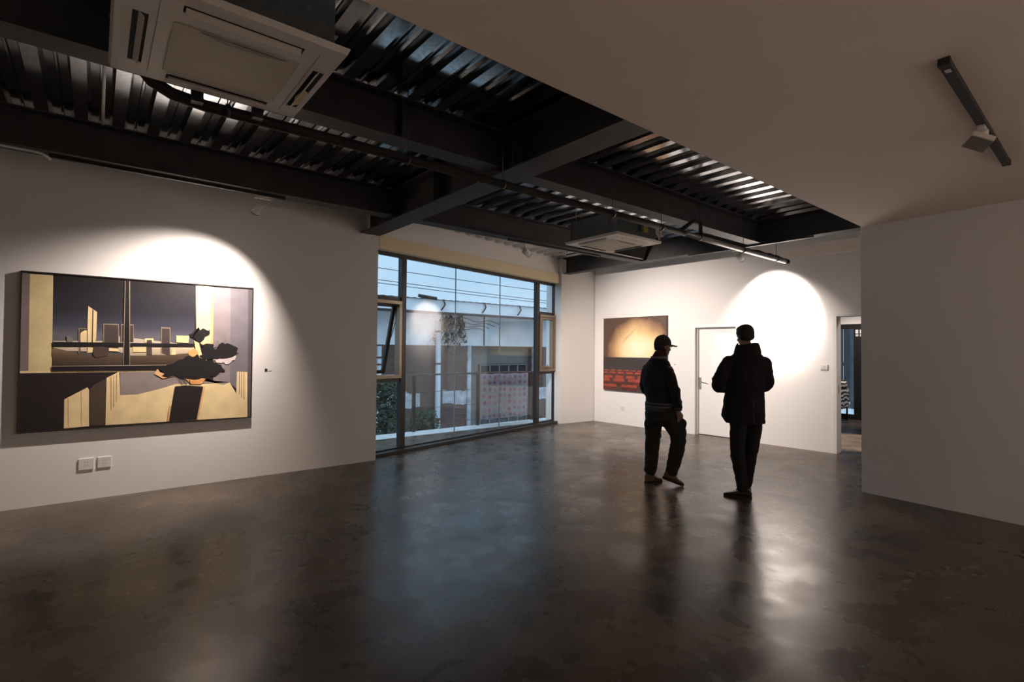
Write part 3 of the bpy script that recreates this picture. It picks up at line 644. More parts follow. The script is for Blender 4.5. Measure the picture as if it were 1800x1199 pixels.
rj = random.Random(3)
for i, (nm, pts) in enumerate(P1):
    if nm in ('black', 'white') and len(pts) > 5: pts = jag(pts, 0.010, rj)
    if nm in ('ground',): pts = jag(pts, 0.004, rj)
    yy = -PD + 0.0118 - 0.00012 * (i + 1)
    P3 = [(w_ + (PW - 2 * w_) * u_, yy, w_ + (PH - 2 * w_) * v_) for u_, v_ in pts]
    b.add(P3, [tuple(range(len(P3)))], names.index(nm))
b.build('canvas', [pm[k] for k in names], t)

# ---- painting 2 (cinema seats)
t = thing('painting', 'square painting of a glowing cinema screen above rows of red seats, on back wall', 'painting', on_back(0.30, 0.745), BA)
S = 1.595
MB().box(0, S, -0.06, 0, 0, S).build('stretcher', mat('canvas_edge_brown', (0.085, 0.055, 0.04), 0.7), t)
mg = mat('paint_screen_glow', (0.8, 0.7, 0.45), 0.5); q = mg.node_tree; bb = q.nodes['Principled BSDF']
c = q.nodes.new('ShaderNodeTexCoord'); mp_ = q.nodes.new('ShaderNodeMapping'); mp_.inputs['Location'].default_value = (-0.92, 0, -1.16); mp_.inputs['Scale'].default_value = (1.0, 0.0, 1.25)
nz_ = q.nodes.new('ShaderNodeTexNoise'); nz_.inputs['Scale'].default_value = 2.2; nz_.inputs['Detail'].default_value = 3
ln = q.nodes.new('ShaderNodeVectorMath'); ln.operation = 'LENGTH'
ad = q.nodes.new('ShaderNodeMath'); ad.operation = 'MULTIPLY_ADD'; ad.inputs[1].default_value = 0.35
q.links.new(c.outputs['Object'], mp_.inputs[0]); mp_.vector_type = 'POINT'
q.links.new(mp_.outputs[0], ln.inputs[0]); q.links.new(c.outputs['Object'], nz_.inputs['Vector']); q.links.new(nz_.outputs['Fac'], ad.inputs[0]); q.links.new(ln.outputs['Value'], ad.inputs[2])
rp = q.nodes.new('ShaderNodeValToRGB'); e = rp.color_ramp.elements
e[0].position = 0.30; e[0].color = (0.92, 0.80, 0.56, 1); e[1].position = 1.15; e[1].color = (0.10, 0.055, 0.035, 1)
for p_, c_ in ((0.55, (0.86, 0.66, 0.36)), (0.74, (0.62, 0.40, 0.19)), (0.92, (0.26, 0.14, 0.07))): k = e.new(p_); k.color = (*c_, 1)
e[-1].position = 1.0
q.links.new(ad.outputs[0], rp.inputs[0]); q.links.new(rp.outputs[0], bb.inputs['Base Color'])
beam_m = mat('paint_screen_shade', (0.60, 0.42, 0.22), 0.5); dk = mat('paint_dark_band', (0.045, 0.032, 0.028), 0.5, noise=0.2, nscale=5)
flo = mat('paint_hall_floor', (0.07, 0.04, 0.03), 0.5, noise=0.3, nscale=6)
red = mat('paint_seat_red', (0.32, 0.055, 0.03), 0.5, noise=0.3, nscale=9); red2 = mat('paint_seat_back', (0.10, 0.022, 0.015), 0.5, noise=0.3, nscale=9)
b = MB(); Y0 = -0.0605
def q2(pts, mi, k): b.add([(S * u_, Y0 - 0.0001 * k, S * v_) for u_, v_ in pts], [tuple(range(len(pts)))], mi)
q2([(0, 0.455), (1, 0.455), (1, 1), (0, 1)], 0, 1)
q2([(0.32, 0.64), (0.42, 0.73), (0.52, 0.82), (0.575, 0.885), (0.55, 0.87), (0.50, 0.825), (0.46, 0.79), (0.38, 0.73)], 1, 2)
q2([(0, 0.28), (1, 0.28), (1, 0.458), (0, 0.455)], 2, 2)
q2([(0, 0), (1, 0), (1, 0.285), (0, 0.285)], 3, 3)
k = 4
for vt, w0, h0, off, n_ in ((0.285, 0.085, 0.035, 0.01, 9), (0.255, 0.105, 0.05, -0.03, 8), (0.205, 0.14, 0.085, 0.02, 6), (0.20 - 0.035, 0.19, 0.10, -0.08, 6), (0.085, 0.25, 0.08, -0.02, 4)):
    for i in range(n_):
        u0 = off + i * w0 * 1.32
        u1 = min(0.995, u0 + w0); u0 = max(0.004, u0)
        if u1 - u0 < 0.02: continue
        vb = max(0.005, vt - h0); tp = [(u0, vt - 0.012), (u0 + 0.012, vt), (u1 - 0.012, vt + 0.002), (u1, vt - 0.01)]
        q2([(u0, vb), (u1, vb)] + tp[::-1], 5, k); k += 1
        cut = vt - h0 * 0.42
        q2([(u0, cut), (u1, cut)] + tp[::-1], 4, k); k += 1
b.build('canvas', [mg, beam_m, dk, flo, red, red2], t)

# ================================================================== OUTSIDE THE WINDOW
CONC = mat('walkway_concrete', (0.60, 0.61, 0.62), 0.8, noise=0.12, nscale=5, bump=0.1)
struct(MB().prism([(2.6, 7.25), (7.98, 8.44), (7.98, 8.62), (14.3, 8.62), (14.3, 9.14), (2.6, 9.14)], lambda p, k: (p[0], p[1], -0.22 if k == 0 else -0.012)).build('floor_walkway', CONC), 'concrete walkway outside the window')
struct(MB().box(14.46, 20, 0, 9, -0.22, -0.012).build('floor_terrace', CONC))
struct(MB().box(-20, 60, 9.2, 60, -3.3, -3.2).build('floor_yard', mat('yard_ground', (0.22, 0.21, 0.20), 0.95, noise=0.2, nscale=2)))
RAILM = mat('brown_railing_paint', (0.065, 0.045, 0.036), 0.5)
rl = thing('railing', 'thin brown metal railing along the walkway outside the window', 'railing', (0, 9.09, 0))
RY = 0.0
MB().bar((2.6, RY, 1.105), (11.5, RY, 1.105), 0.045, 0.035).build('top_rail', mat('lit_rail_tone', (0.15, 0.12, 0.10), 0.5, noise=0.5, nscale=4), rl)  # paler patchy colour has the light on the rail put into it
for x_ in (3.35, 4.90, 6.44, 7.98, 9.55): MB().box(x_ - 0.03, x_ + 0.03, RY - 0.025, RY + 0.025, -0.012, 1.09).build('post', RAILM, rl)
for z_ in (0.12, 0.44, 0.76): MB().tube([(2.6, RY, z_), (11.5, RY, z_)], 0.005, 6).build('wire', RAILM, rl)
# patterned banner
def banner_mat():
    m = bpy.data.materials.new('cube_pattern_cloth'); m.use_nodes = True; t = m.node_tree; b = t.nodes['Principled BSDF']; b.inputs['Roughness'].default_value = 0.8
    c = t.nodes.new('ShaderNodeTexCoord'); mp = t.nodes.new('ShaderNodeMapping'); mp.inputs['Rotation'].default_value = (0, 0, 0)
    v = t.nodes.new('ShaderNodeTexVoronoi'); v.inputs['Scale'].default_value = 7.0; v.inputs['Randomness'].default_value = 0.25
    mp.inputs['Scale'].default_value = (1, 0, 1)
    t.links.new(c.outputs['Object'], mp.inputs[0]); t.links.new(mp.outputs[0], v.inputs['Vector'])
    r = t.nodes.new('ShaderNodeValToRGB'); r.color_ramp.interpolation = 'CONSTANT'; e = r.color_ramp.elements
    e[0].position = 0; e[0].color = (0.26, 0.17, 0.36, 1); e[1].position = 0.22; e[1].color = (0.50, 0.34, 0.42, 1)
    k = e.new(0.46); k.color = (0.34, 0.56, 0.56, 1); k = e.new(0.60); k.color = (0.55, 0.38, 0.38, 1)
    t.links.new(v.outputs['Distance'], r.inputs[0]); t.links.new(r.outputs[0], b.inputs['Base Color']); return m
ban = MB(); n_ = 30; rows = []
for j in range(7):
    z_ = 0.10 + (1.085 - 0.10) * j / 6
    rows.append([(6.48 + 1.36 * i / n_, -0.03 + 0.012 * math.sin(i * 0.9) * (1 - j / 8) - 0.004 * j / 6, z_ + 0.006 * math.sin(i * 0.7)) for i in range(n_ + 1)])
v = [p for r_ in rows for p in r_]; ban.add(v, [(j * (n_ + 1) + i, j * (n_ + 1) + i + 1, (j + 1) * (n_ + 1) + i + 1, (j + 1) * (n_ + 1) + i) for j in range(6) for i in range(n_)], 0, True)
bo = ban.build('patterned_banner', banner_mat(), loc=(0, 9.09, 0)); so_ = bo.modifiers.new('s', 'SOLIDIFY'); so_.thickness = 0.004
tag(bo, 'cloth panel with pink and teal cube pattern hung on the walkway railing', 'banner')

# old brick building
bl = thing('brick_building', 'old brick building with white upper band and metal roof across the yard', 'building', (0, 14, -3.2))
ZG = 3.2
WHB = mat('old_white_plaster', (0.80, 0.80, 0.82), 0.9, noise=0.14, nscale=1.6); BR = brick_material()
GREYT = mat('weathered_grey', (0.10, 0.10, 0.105), 0.9, noise=0.3, nscale=3)
OLDW = mat('dirty_white_plaster', (0.46, 0.47, 0.50), 0.9, noise=0.35, nscale=5)
b = MB()
b.box(-6, 9.60, 0, 0.4, 0, ZG + 1.745); b.box(12.32, 30, 0, 0.4, 0, ZG + 1.745); b.box(9.60, 12.32, 0, 0.4, 0, ZG - 1.2)
b.box(9.60, 12.32, 0, 0.4, ZG + 1.70, ZG + 1.745)
b.build('wall', BR, bl)
MB().box(-6, 30, -0.03, 0.4, ZG + 1.745, ZG + 2.72).build('upper_band', WHB, bl)
b = MB()
for x0_, x1_ in ((-3, 6.9), (7.05, 7.75), (8.55, 9.5), (12.5, 13.6), (13.8, 22)):
    n_ = max(6, int((x1_ - x0_) * 3)); tp = [(x0_ + (x1_ - x0_) * i / n_, ZG + 0.30 + random.uniform(-0.05, 0.05)) for i in range(n_ + 1)]; bt = [(p_[0], ZG - 0.12 + random.uniform(-0.07, 0.05)) for p_ in tp]
    MB().prism(tp + bt[::-1], lambda p, k: (p[0], -0.012 if k == 0 else 0.0, p[1])).build('plaster_patch', OLDW, bl)
for x_ in (9.53, 12.37): MB().box(x_ - 0.07, x_ + 0.07, -0.06, 0.02, ZG - 1.5, ZG + 1.76).build('pilaster', OLDW, bl)
# roof edge and fascia
FAS = mat('grey_white_fascia', (0.80, 0.82, 0.86), 0.7, noise=0.1, nscale=2)
MB().prism([(-0.72, 2.78), (-0.45, 2.72), (0.4, 2.72), (0.4, 2.95)], lambda p, k: (-6 if k == 0 else 30, p[0], ZG + p[1])).build('eave', GREYT, bl)
MB().box(-6, 30, -0.80, -0.72, ZG + 2.74, ZG + 3.08).build('fascia', FAS, bl)
b = MB(); n_ = 300; xs_ = [-6 + 36 * i / n_ for i in range(n_ + 1)]
vv = [(x_, -0.86, ZG + 3.085 + (0.018 if i % 2 else 0)) for i, x_ in enumerate(xs_)] + [(x_, 3.5, ZG + 3.25 + (0.018 if i % 2 else 0)) for i, x_ in enumerate(xs_)]
b.add(vv, [(i, i + 1, n_ + 2 + i, n_ + 1 + i) for i in range(n_)]); b.build('roof', mat('roof_sheet', (0.30, 0.31, 0.33), 0.6), bl)
for x_ in (8.05, 9.55, 11.0, 12.45, 14.1): MB().tube([(x_, -0.84, ZG + 3.10), (x_ + 0.04, -0.86, ZG + 2.95), (x_ - 0.03, -0.86, ZG + 2.85), (x_ - 0.06, -0.80, ZG + 2.78)], 0.025, 6).build('gutter_bracket', BLACKM, bl)
MB().tube([(7.2, -0.85, ZG + 3.16), (7.6, -0.90, ZG + 3.12), (7.75, -0.95, ZG + 3.10)], 0.05, 8).build('gutter_end', BLACKM, bl)
# large opening with steel gate and windows
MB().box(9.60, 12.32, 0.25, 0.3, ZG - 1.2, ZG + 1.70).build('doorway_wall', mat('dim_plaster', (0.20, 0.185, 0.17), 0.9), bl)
b = MB().box(10.1, 12.2, 0.18, 0.22, ZG - 1.0, ZG + 1.12); b.build('window_sheet', mat('dark_glass', (0.02, 0.03, 0.04), 0.15), bl)
b = MB()
for i in range(6): b.box(10.1 + 0.41 * i, 10.14 + 0.41 * i, 0.15, 0.18, ZG - 1.0, ZG + 1.12)
for z_ in (-0.95, -0.3, 0.35, 0.85, 1.10): b.box(10.1, 12.2, 0.15, 0.18, ZG + z_ - 0.015, ZG + z_ + 0.015)
b.build('window_bars', mat('bar_grey', (0.20, 0.21, 0.22), 0.6), bl)
MB().box(10.1, 10.15, -0.05, 0.0, ZG + 1.76, ZG + 2.75).build('seam', GREYT, bl)
# downpipes
PIPEW = mat('white_downpipe', (0.62, 0.66, 0.72), 0.5, noise=0.08, nscale=4); RUST = mat('rust', (0.20, 0.08, 0.04), 0.9)
for i, (x_, zt_, r_) in enumerate(((8.30, 2.50, 0.085), (6.35, 1.7, 0.07))):
    t = thing('downpipe', ('white downpipe with rusty collars on the brick building, seen through the large window' if i == 0 else 'weathered white downpipe of the brick building seen behind the open casement'), 'pipe', (x_, 13.86, -3.2))
    MB().tube([(0, 0, 0), (0, 0, ZG + zt_)], r_, 14).build('tube', PIPEW, t)
    for z_ in (ZG + zt_ - 0.35, ZG + 1.15, ZG - 0.55): MB().tube([(0, 0, z_), (0, 0, z_ + 0.05)], r_ + 0.012, 14).build('collar', RUST, t)
# creeper on the wall
VINE = mat('dry_creeper', (0.045, 0.034, 0.026), 0.9); b = MB()
for i in range(46):
    p_ = Vector((8.75 + random.uniform(-0.35, 0.5), -0.05, ZG + 2.62 + random.uniform(-0.1, 0.1))); pts = [p_.copy()]
    for j in range(random.randint(5, 12)):
        p_ = p_ + Vector((random.uniform(-0.13, 0.11), random.uniform(-0.02, 0.012), -random.uniform(0.04, 0.16))); p_.y = min(-0.045, p_.y); pts.append(p_.copy())
    b.tube(pts, 0.010, 4, rs=[0.013 * (1 - 0.6 * k / len(pts)) for k in range(len(pts))])
    for k in range(5):
        c = random.choice(pts); s_ = random.uniform(0.02, 0.05)
        b.add([c + Vector((random.uniform(-s_, s_) * 2, -0.01 - random.random() * 0.03, random.uniform(-s_, s_) * 2)) for _ in range(3)], [(0, 1, 2)])
for k in range(4):
    pts = [(9.0 + 0.22 * j, -0.06, ZG + 2.62 - 0.10 * k + 0.05 * math.sin(j * 1.3 + k) - 0.012 * j) for j in range(9 - k)]
    b.tube(pts, 0.008, 4)
tag(b.build('creeper', VINE, loc=(0, 14, -3.2)), 'dry brown creeper climbing the white band of the brick building', 'plant')
# bushes in the yard at the left panes
def bush(label, x_, y_, zt_, rad, n_):
    t = thing('bush', label, 'bush', (x_, y_, -3.2)); b = MB(); h = zt_ + 3.2
    for i in range(n_):
        th = random.uniform(0, 2 * PI); k = random.random(); z_ = h * (0.3 + 0.7 * k); rr = rad * math.sqrt(random.random()) * (0.6 + 0.6 * math.sin(PI * min(1, 0.15 + k * 0.85)))
        c = Vector((rr * math.cos(th), rr * math.sin(th), z_)); s_ = random.uniform(0.035, 0.08)
        u_ = Vector((random.gauss(0, 1), random.gauss(0, 1), random.gauss(0, 1))).normalized(); w_ = u_.orthogonal().normalized()
        b.add([c - u_ * s_, c + w_ * s_ * 0.5, c + u_ * s_, c - w_ * s_ * 0.5], [(0, 1, 2, 3)])
    b.build('foliage', mat('dark_leaves', (0.035, 0.055, 0.028), 0.7, noise=0.4, nscale=3), t)
    b = MB()
    for i in range(7):
        a_ = 2 * PI * i / 7; pts = [(0, 0, 0), (0.1 * math.cos(a_), 0.1 * math.sin(a_), h * 0.4), (0.5 * rad * math.cos(a_), 0.5 * rad * math.sin(a_), h * 0.9)]
        b.tube(pts, 0.03, 6, rs=[0.05, 0.035, 0.012])
    b.build('stem', mat('bark', (0.06, 0.045, 0.035), 0.9), t)
bush('dark leafy bush in the yard outside the left window pane', 5.0, 11.0, 1.0, 0.62, 4200)
bush('low dark bush in the yard by the first railing post', 6.55, 11.6, 0.05, 0.5, 2000)
# power lines
for k, (za, zb_) in enumerate(((3.631, 3.481), (3.336, 3.186), (3.257, 3.109))):
    n_ = 24; sl = (zb_ - za) / (11.41 - 5.44); pts = []
    for i in range(n_ + 1):
        x_ = 5.44 - 9 + (11.41 + 9 - 5.44 + 9) * i / n_
        pts.append((x_, 12, za + sl * (x_ - 5.44) + 0.002 * (x_ - 8.4) ** 2 - 0.002 * 9))
    tag(MB().tube(pts, 0.009, 5).build('power_line', BLACKM), ['topmost of the three black overhead wires crossing the sky outside', 'middle one of the three black overhead wires crossing the sky outside', 'lowest of the three black overhead wires crossing the sky outside'][k], 'wire', 'overhead wires outside the window')

# beyond the corridor door: made-up zebra patterned seat for an unclear striped thing, and grey post
ZB = bpy.data.materials.new('zebra_cloth'); ZB.use_nodes = True; q = ZB.node_tree; bb = q.nodes['Principled BSDF']; bb.inputs['Roughness'].default_value = 0.9
c = q.nodes.new('ShaderNodeTexCoord'); wv = q.nodes.new('ShaderNodeTexWave'); wv.inputs['Scale'].default_value = 3.2; wv.inputs['Distortion'].default_value = 7; wv.bands_direction = 'Z'; wv.inputs['Detail Scale'].default_value = 1.5
r = q.nodes.new('ShaderNodeValToRGB'); r.color_ramp.interpolation = 'CONSTANT'; r.color_ramp.elements[0].color = (0.01, 0.01, 0.01, 1); r.color_ramp.elements[1].position = 0.52; r.color_ramp.elements[1].color = (0.55, 0.5, 0.45, 1)
q.links.new(c.outputs['Object'], wv.inputs['Vector']); q.links.new(wv.outputs['Fac'], r.inputs[0]); q.links.new(r.outputs[0], bb.inputs['Base Color'])
t = thing('armchair', 'armchair shape standing in for an unclear zebra-striped thing beyond the open doorway', 'chair', (13.75, 4.62, 0), 0)
MB().box(-0.28, 0.28, -0.12, 0.5, 0.28, 0.52).build('seat', ZB, t, bevel=0.05)
MB().box(-0.30, 0.30, 0.40, 0.62, 0.3, 1.0).build('backrest', ZB, t, bevel=0.07)
MB().box(-0.30, 0.24, -0.16, -0.02, 0.30, 0.78).build('armrest', ZB, t, bevel=0.05)
MB().ball((0.0, -0.09, 0.86), (0.16, 0.09, 0.12)).build('cushion', ZB, t)
for lx, ly in ((-0.24, -0.1), (0.24, -0.1), (-0.24, 0.5), (0.24, 0.5)): MB().tube([(lx, ly, 0), (lx, ly, 0.3)], 0.02, 8).build('leg', BLACKM, t)
t = thing('concrete_post', 'grey square post outside the glass door beyond the doorway', 'post', (17.3, 5.35, -0.012), 0)
MB().box(-0.12, 0.12, -0.12, 0.12, 0, 3.0).build('shaft', GREYT, t); MB().box(-0.16, 0.16, -0.16, 0.16, 0, 0.12).build('foot', GREYT, t)
# fence added behind the terrace to keep the glass door view dark
t = thing('backdrop_fence', 'added dark board fence beyond the glass door at the end of the corridor', 'fence', (19.5, 0, -0.012), 0)
b = MB()
for i in range(60): b.box(-0.02, 0.02, -1 + 0.2 * i + 0.01, -1 + 0.2 * i + 0.19, 0, 3.6)
b.build('boards', mat('dark_boards', (0.05, 0.05, 0.052), 0.8, noise=0.3, nscale=3), t); MB().box(0.02, 0.08, -1, 11, 1.2, 1.3).box(0.02, 0.08, -1, 11, 2.6, 2.7).build('rail', GREYT, t)

# ================================================================== PEOPLE
SKIN = mat('skin', (0.30, 0.16, 0.11), 0.55, noise=0.08, nscale=12)
def ell(c, xa, ya, rx, ry, n=20):
    c = Vector(c); xa = Vector(xa); ya = Vector(ya)
    return [c + xa * rx * math.cos(2 * PI * k / n) + ya * ry * math.sin(2 * PI * k / n) for k in range(n)]
def limb(mb, pts, rs, n=16):
    """tapered round limb with rounded ends through smoothed joints"""
    P = [Vector(p) for p in pts]; Q = []; R = []
    for i in range(len(P) - 1):
        p0 = P[max(i - 1, 0)]; p1 = P[i]; p2 = P[i + 1]; p3 = P[min(i + 2, len(P) - 1)]
        for k in range(6):
            u = k / 6; Q.append(0.5 * ((2 * p1) + (p2 - p0) * u + (2 * p0 - 5 * p1 + 4 * p2 - p3) * u * u + (3 * p1 - p0 - 3 * p2 + p3) * u ** 3)); R.append(rs[i] * (1 - u) + rs[i + 1] * u)
    Q.append(P[-1]); R.append(rs[-1])
    mb.ball(P[0], rs[0] * 0.99, n, 10); mb.ball(P[-1], rs[-1] * 0.99, n, 10)
    mb.tube(Q, 0.1, n, rs=R)
def torso(mb, rows, ang, n=28):
    """rows: (s, d, z, half along facing, half across); ang = facing angle in the s-d plane"""
    f = Vector((math.cos(ang), math.sin(ang), 0)); r = Vector((math.sin(ang), -math.cos(ang), 0)); out = []
    for i in range(len(rows) - 1):
        a, b_ = rows[i], rows[i + 1]
        for k in range(5):
            u = k / 5; w = [a[j] * (1 - u) + b_[j] * u for j in range(5)]; out.append(ell((w[0], w[1], w[2]), f, r, w[3], w[4], n))
    w = rows[-1]; out.append(ell((w[0], w[1], w[2]), f, r, w[3], w[4], n)); mb.rings(out)
def fuse(mb, name, m, parent, voxel=0.008, smooth=4, wrinkle=0.0, factor=0.5):
    """grow one continuous surface out of overlapping closed shapes and bake it"""
    me = mb.mesh(name); o = bpy.data.objects.new(name, me); COL.objects.link(o)
    rm = o.modifiers.new('r', 'REMESH'); rm.mode = 'VOXEL'; rm.voxel_size = voxel; rm.use_smooth_shade = True
    sm = o.modifiers.new('s', 'SMOOTH'); sm.iterations = smooth; sm.factor = factor
    if wrinkle > 0:
        tx = bpy.data.textures.new(name + '_folds', 'CLOUDS'); tx.noise_scale = 0.07; tx.noise_depth = 2
        dp = o.modifiers.new('d', 'DISPLACE'); dp.texture = tx; dp.strength = wrinkle; dp.mid_level = 0.5; dp.texture_coords = 'LOCAL'
    dg = bpy.context.evaluated_depsgraph_get(); dg.update()
    new = bpy.data.meshes.new_from_object(o.evaluated_get(dg)); new.materials.clear(); new.materials.append(m)
    o.modifiers.clear(); o.data = new; new.polygons.foreach_set('use_smooth', [True] * len(new.polygons))
    o.parent = parent; return o
def head_shape(mb, c, fa, tilt=0.0, k=1.0):
    """skull, jaw, nose, lips, brows and ears; c = skull centre, fa = facing angle"""
    R_ = Matrix.Rotation(fa, 3, 'Z') @ Matrix.Rotation(tilt, 3, 'Y')
    def P(x, y, z): return Vector(c) + R_ @ Vector((x * k, y * k, z * k))
    mb.ball(P(-0.008, 0, 0.02), (0.098 * k, 0.076 * k, 0.092 * k), 24, 16, rot=R_)
    mb.ball(P(0.020, 0, -0.045), (0.070 * k, 0.060 * k, 0.078 * k), 20, 14, rot=R_)
    mb.ball(P(0.055, 0, -0.098), (0.030 * k, 0.036 * k, 0.022 * k), 16, 10, rot=R_)
    mb.ball(P(0.083, 0, -0.028), (0.014 * k, 0.010 * k, 0.028 * k), 12, 8, rot=R_)
    mb.ball(P(0.098, 0, -0.040), (0.014 * k, 0.014 * k, 0.012 * k), 12, 8, rot=R_)
    mb.ball(P(0.084, 0, -0.068), (0.010 * k, 0.022 * k, 0.006 * k), 12, 8, rot=R_)
    mb.ball(P(0.082, 0, -0.080), (0.010 * k, 0.019 * k, 0.007 * k), 12, 8, rot=R_)
    for s in (-1, 1):
        mb.ball(P(0.076, 0.030 * s, 0.006), (0.014 * k, 0.022 * k, 0.008 * k), 12, 8, rot=R_)
        mb.ball(P(0.060, 0.040 * s, -0.035), (0.024 * k, 0.018 * k, 0.018 * k), 12, 8, rot=R_)
        mb.ball(P(-0.008, 0.076 * s, -0.015), (0.018 * k, 0.008 * k, 0.032 * k), 12, 8, rot=R_)
    return P, R_
def hand(mb, wrist, d, side, palm_n, curl=0.5, k=1.0):
    """palm, four unequal curled fingers and a side thumb; d = hand direction, palm_n = palm normal, side = towards thumb"""
    w = Vector(wrist); d = Vector(d).normalized(); nrm = Vector(palm_n).normalized(); sdv = Vector(side).normalized()
    limb(mb, [w, w + d * 0.03 * k], [0.024 * k, 0.026 * k], 12)
    for a in (-0.027, -0.009, 0.009, 0.027): limb(mb, [w + sdv * a * 0.6 * k, w + d * 0.085 * k + sdv * a * k], [0.013 * k, 0.0115 * k], 10)
    for a, L in ((0.028, 0.070), (0.0095, 0.080), (-0.0095, 0.074), (-0.028, 0.058)):
        p = w + d * 0.085 * k + sdv * a * k; pts = [p]; dd = d.copy(); ax = dd.cross(nrm)
        for seg in (0.42, 0.32, 0.26):
            dd = (Matrix.Rotation(-curl * 0.55 if False else curl * 0.55, 3, ax) @ dd).normalized(); p = p + dd * L * seg * k; pts.append(p)
        limb(mb, pts, [0.0098 * k, 0.0092 * k, 0.0086 * k, 0.0078 * k], 10)
    b0 = w + d * 0.025 * k + sdv * 0.026 * k; td = (d * 0.75 + sdv * 0.55 + nrm * 0.25).normalized(); td2 = (d * 0.95 + sdv * 0.1 + nrm * 0.35).normalized()
    limb(mb, [b0, b0 + td * 0.042 * k, b0 + td * 0.042 * k + td2 * 0.032 * k], [0.0135 * k, 0.0105 * k, 0.0088 * k], 10)
def shoe(parent, heel, toe, upm, sole_m, lace_m, w=0.098, hgt=0.085, high=0.13, name='shoe'):
    """boot lofted along heel->toe, resting on its sole"""
    heel = Vector(heel); toe = Vector(toe); ax = (toe - heel); L = ax.length; ax.normalize(); lat = Vector((0, 0, 1)).cross(ax).normalized(); upv = ax.cross(lat)
    def sec(u, hw, z0, z1, n=18):
        c = heel + ax * L * u; out = []
        for k in range(n):
            a = 2 * PI * k / n; ca, sa = math.cos(a), math.sin(a)
            out.append(c + lat * hw * math.copysign(abs(ca) ** 0.75, ca) + upv * ((z0 + z1) / 2 + (z1 - z0) / 2 * math.copysign(abs(sa) ** 0.8, sa)))
        return out
    b = MB(); h = w / 2
    prof_ = [(0.0, 0.45 * h, 0.03, 0.075), (0.03, 0.72 * h, 0.02, high * 0.95), (0.12, 0.78 * h, 0.02, high), (0.28, 0.76 * h, 0.02, high), (0.40, 0.80 * h, 0.02, high * 0.80), (0.55, 0.92 * h, 0.02, hgt * 0.85), (0.72, h, 0.02, hgt * 0.72), (0.86, 0.93 * h, 0.02, hgt * 0.62), (0.95, 0.70 * h, 0.022, hgt * 0.5), (1.0, 0.36 * h, 0.026, hgt * 0.38)]
    b.rings([sec(*p_) for p_ in prof_]); s_ = b.build(name, upm, parent)
    ss = s_.modifiers.new('s', 'SUBSURF'); ss.levels = 1; ss.render_levels = 1
    b = MB(); pr = [(-0.02, 0.5), (0.03, 0.80), (0.15, 0.90), (0.35, 0.84), (0.55, 0.95), (0.72, 1.07), (0.88, 0.98), (0.97, 0.70), (1.015, 0.35)]
    left = [heel + ax * L * u + lat * h * k for u, k in pr]; right = [heel + ax * L * u - lat * h * k for u, k in pr][::-1]; poly = left + right; n = len(poly)
    b.add(poly + [p + upv * 0.028 for p in poly], [tuple(range(n))[::-1], tuple(range(n, 2 * n))] + [(i, (i + 1) % n, n + (i + 1) % n, n + i) for i in range(n)])
    b.build('sole', sole_m, s_, bevel=0.003)
    b = MB()
    for i in range(4):
        u = 0.42 + 0.07 * i; z_ = high * 0.80 - (high * 0.80 - hgt * 0.8) * (i / 3.0) + 0.006; c = heel + ax * L * u
        b.tube([c - lat * 0.03 + upv * (z_ - 0.012), c + upv * (z_ + 0.004), c + lat * 0.03 + upv * (z_ - 0.012)], 0.003, 6)
    c = heel + ax * L * 0.42 + upv * (high * 0.84)
    b.tube([c, c + ax * 0.02 + upv * 0.012 + lat * 0.02, c + ax * 0.035 - upv * 0.012 + lat * 0.03], 0.0025, 6); b.tube([c, c + ax * 0.03 + upv * 0.01 - lat * 0.02, c + ax * 0.045 - upv * 0.015 - lat * 0.025], 0.0025, 6)
    b.build('laces', lace_m, s_)
    return s_
PRZ = -math.radians(39.06)

# ---------------- man with cap
man = thing('person', 'person in a peaked cap, dark jacket and cargo trousers walking to the right', 'person', (5.395, 3.719, 0), PRZ)
ph = math.radians(30); f = Vector((math.cos(ph), math.sin(ph), 0)); r = Vector((math.sin(ph), -math.cos(ph), 0))
hc = (0.0, 0.0, 1.675); fh = math.radians(14)
b = MB(); P, R_ = head_shape(b, hc, fh, math.radians(8))
limb(b, [(-0.045, 0, 1.44), (-0.03, 0, 1.52), (-0.012, 0, 1.60)], [0.075, 0.060, 0.056])
torso(b, [(-0.05, 0, 0.92, 0.10, 0.15), (-0.05, 0, 1.05, 0.10, 0.145), (-0.07, 0, 1.25, 0.115, 0.17), (-0.07, 0, 1.40, 0.10, 0.17), (-0.05, 0, 1.46, 0.05, 0.08)], ph)
SHR = Vector((0.028, -0.165, 1.39)); ELR = Vector((0.070, -0.23, 1.135)); WRR = Vector((0.122, -0.195, 0.915))
SHL = Vector((-0.165, 0.165, 1.39)); ELL = Vector((-0.16, 0.24, 1.14)); WRL = Vector((0.01, 0.24, 0.98))
limb(b, [SHR, ELR, WRR], [0.045, 0.036, 0.026]); limb(b, [SHL, ELL, WRL], [0.045, 0.036, 0.026])
hand(b, WRR + Vector((0.006, 0, -0.02)), (0.16, 0.05, -1), (0.9, 0.3, 0.15), (-0.2, 1, 0), 0.5, 1.0)
hand(b, WRL, (0.75, 0, -0.6), (0.6, 0.2, 0.75), (0, -1, 0), 0.7)
for pts in ([(0.015, -0.08, 0.90), (0.155, -0.10, 0.555), (0.075, -0.10, 0.16)], [(-0.075, 0.08, 0.90), (-0.112, 0.05, 0.47), (-0.146, 0.02, 0.12)]): limb(b, pts, [0.07, 0.05, 0.035])
body = fuse(b, 'body', SKIN, man, 0.0055, 2)
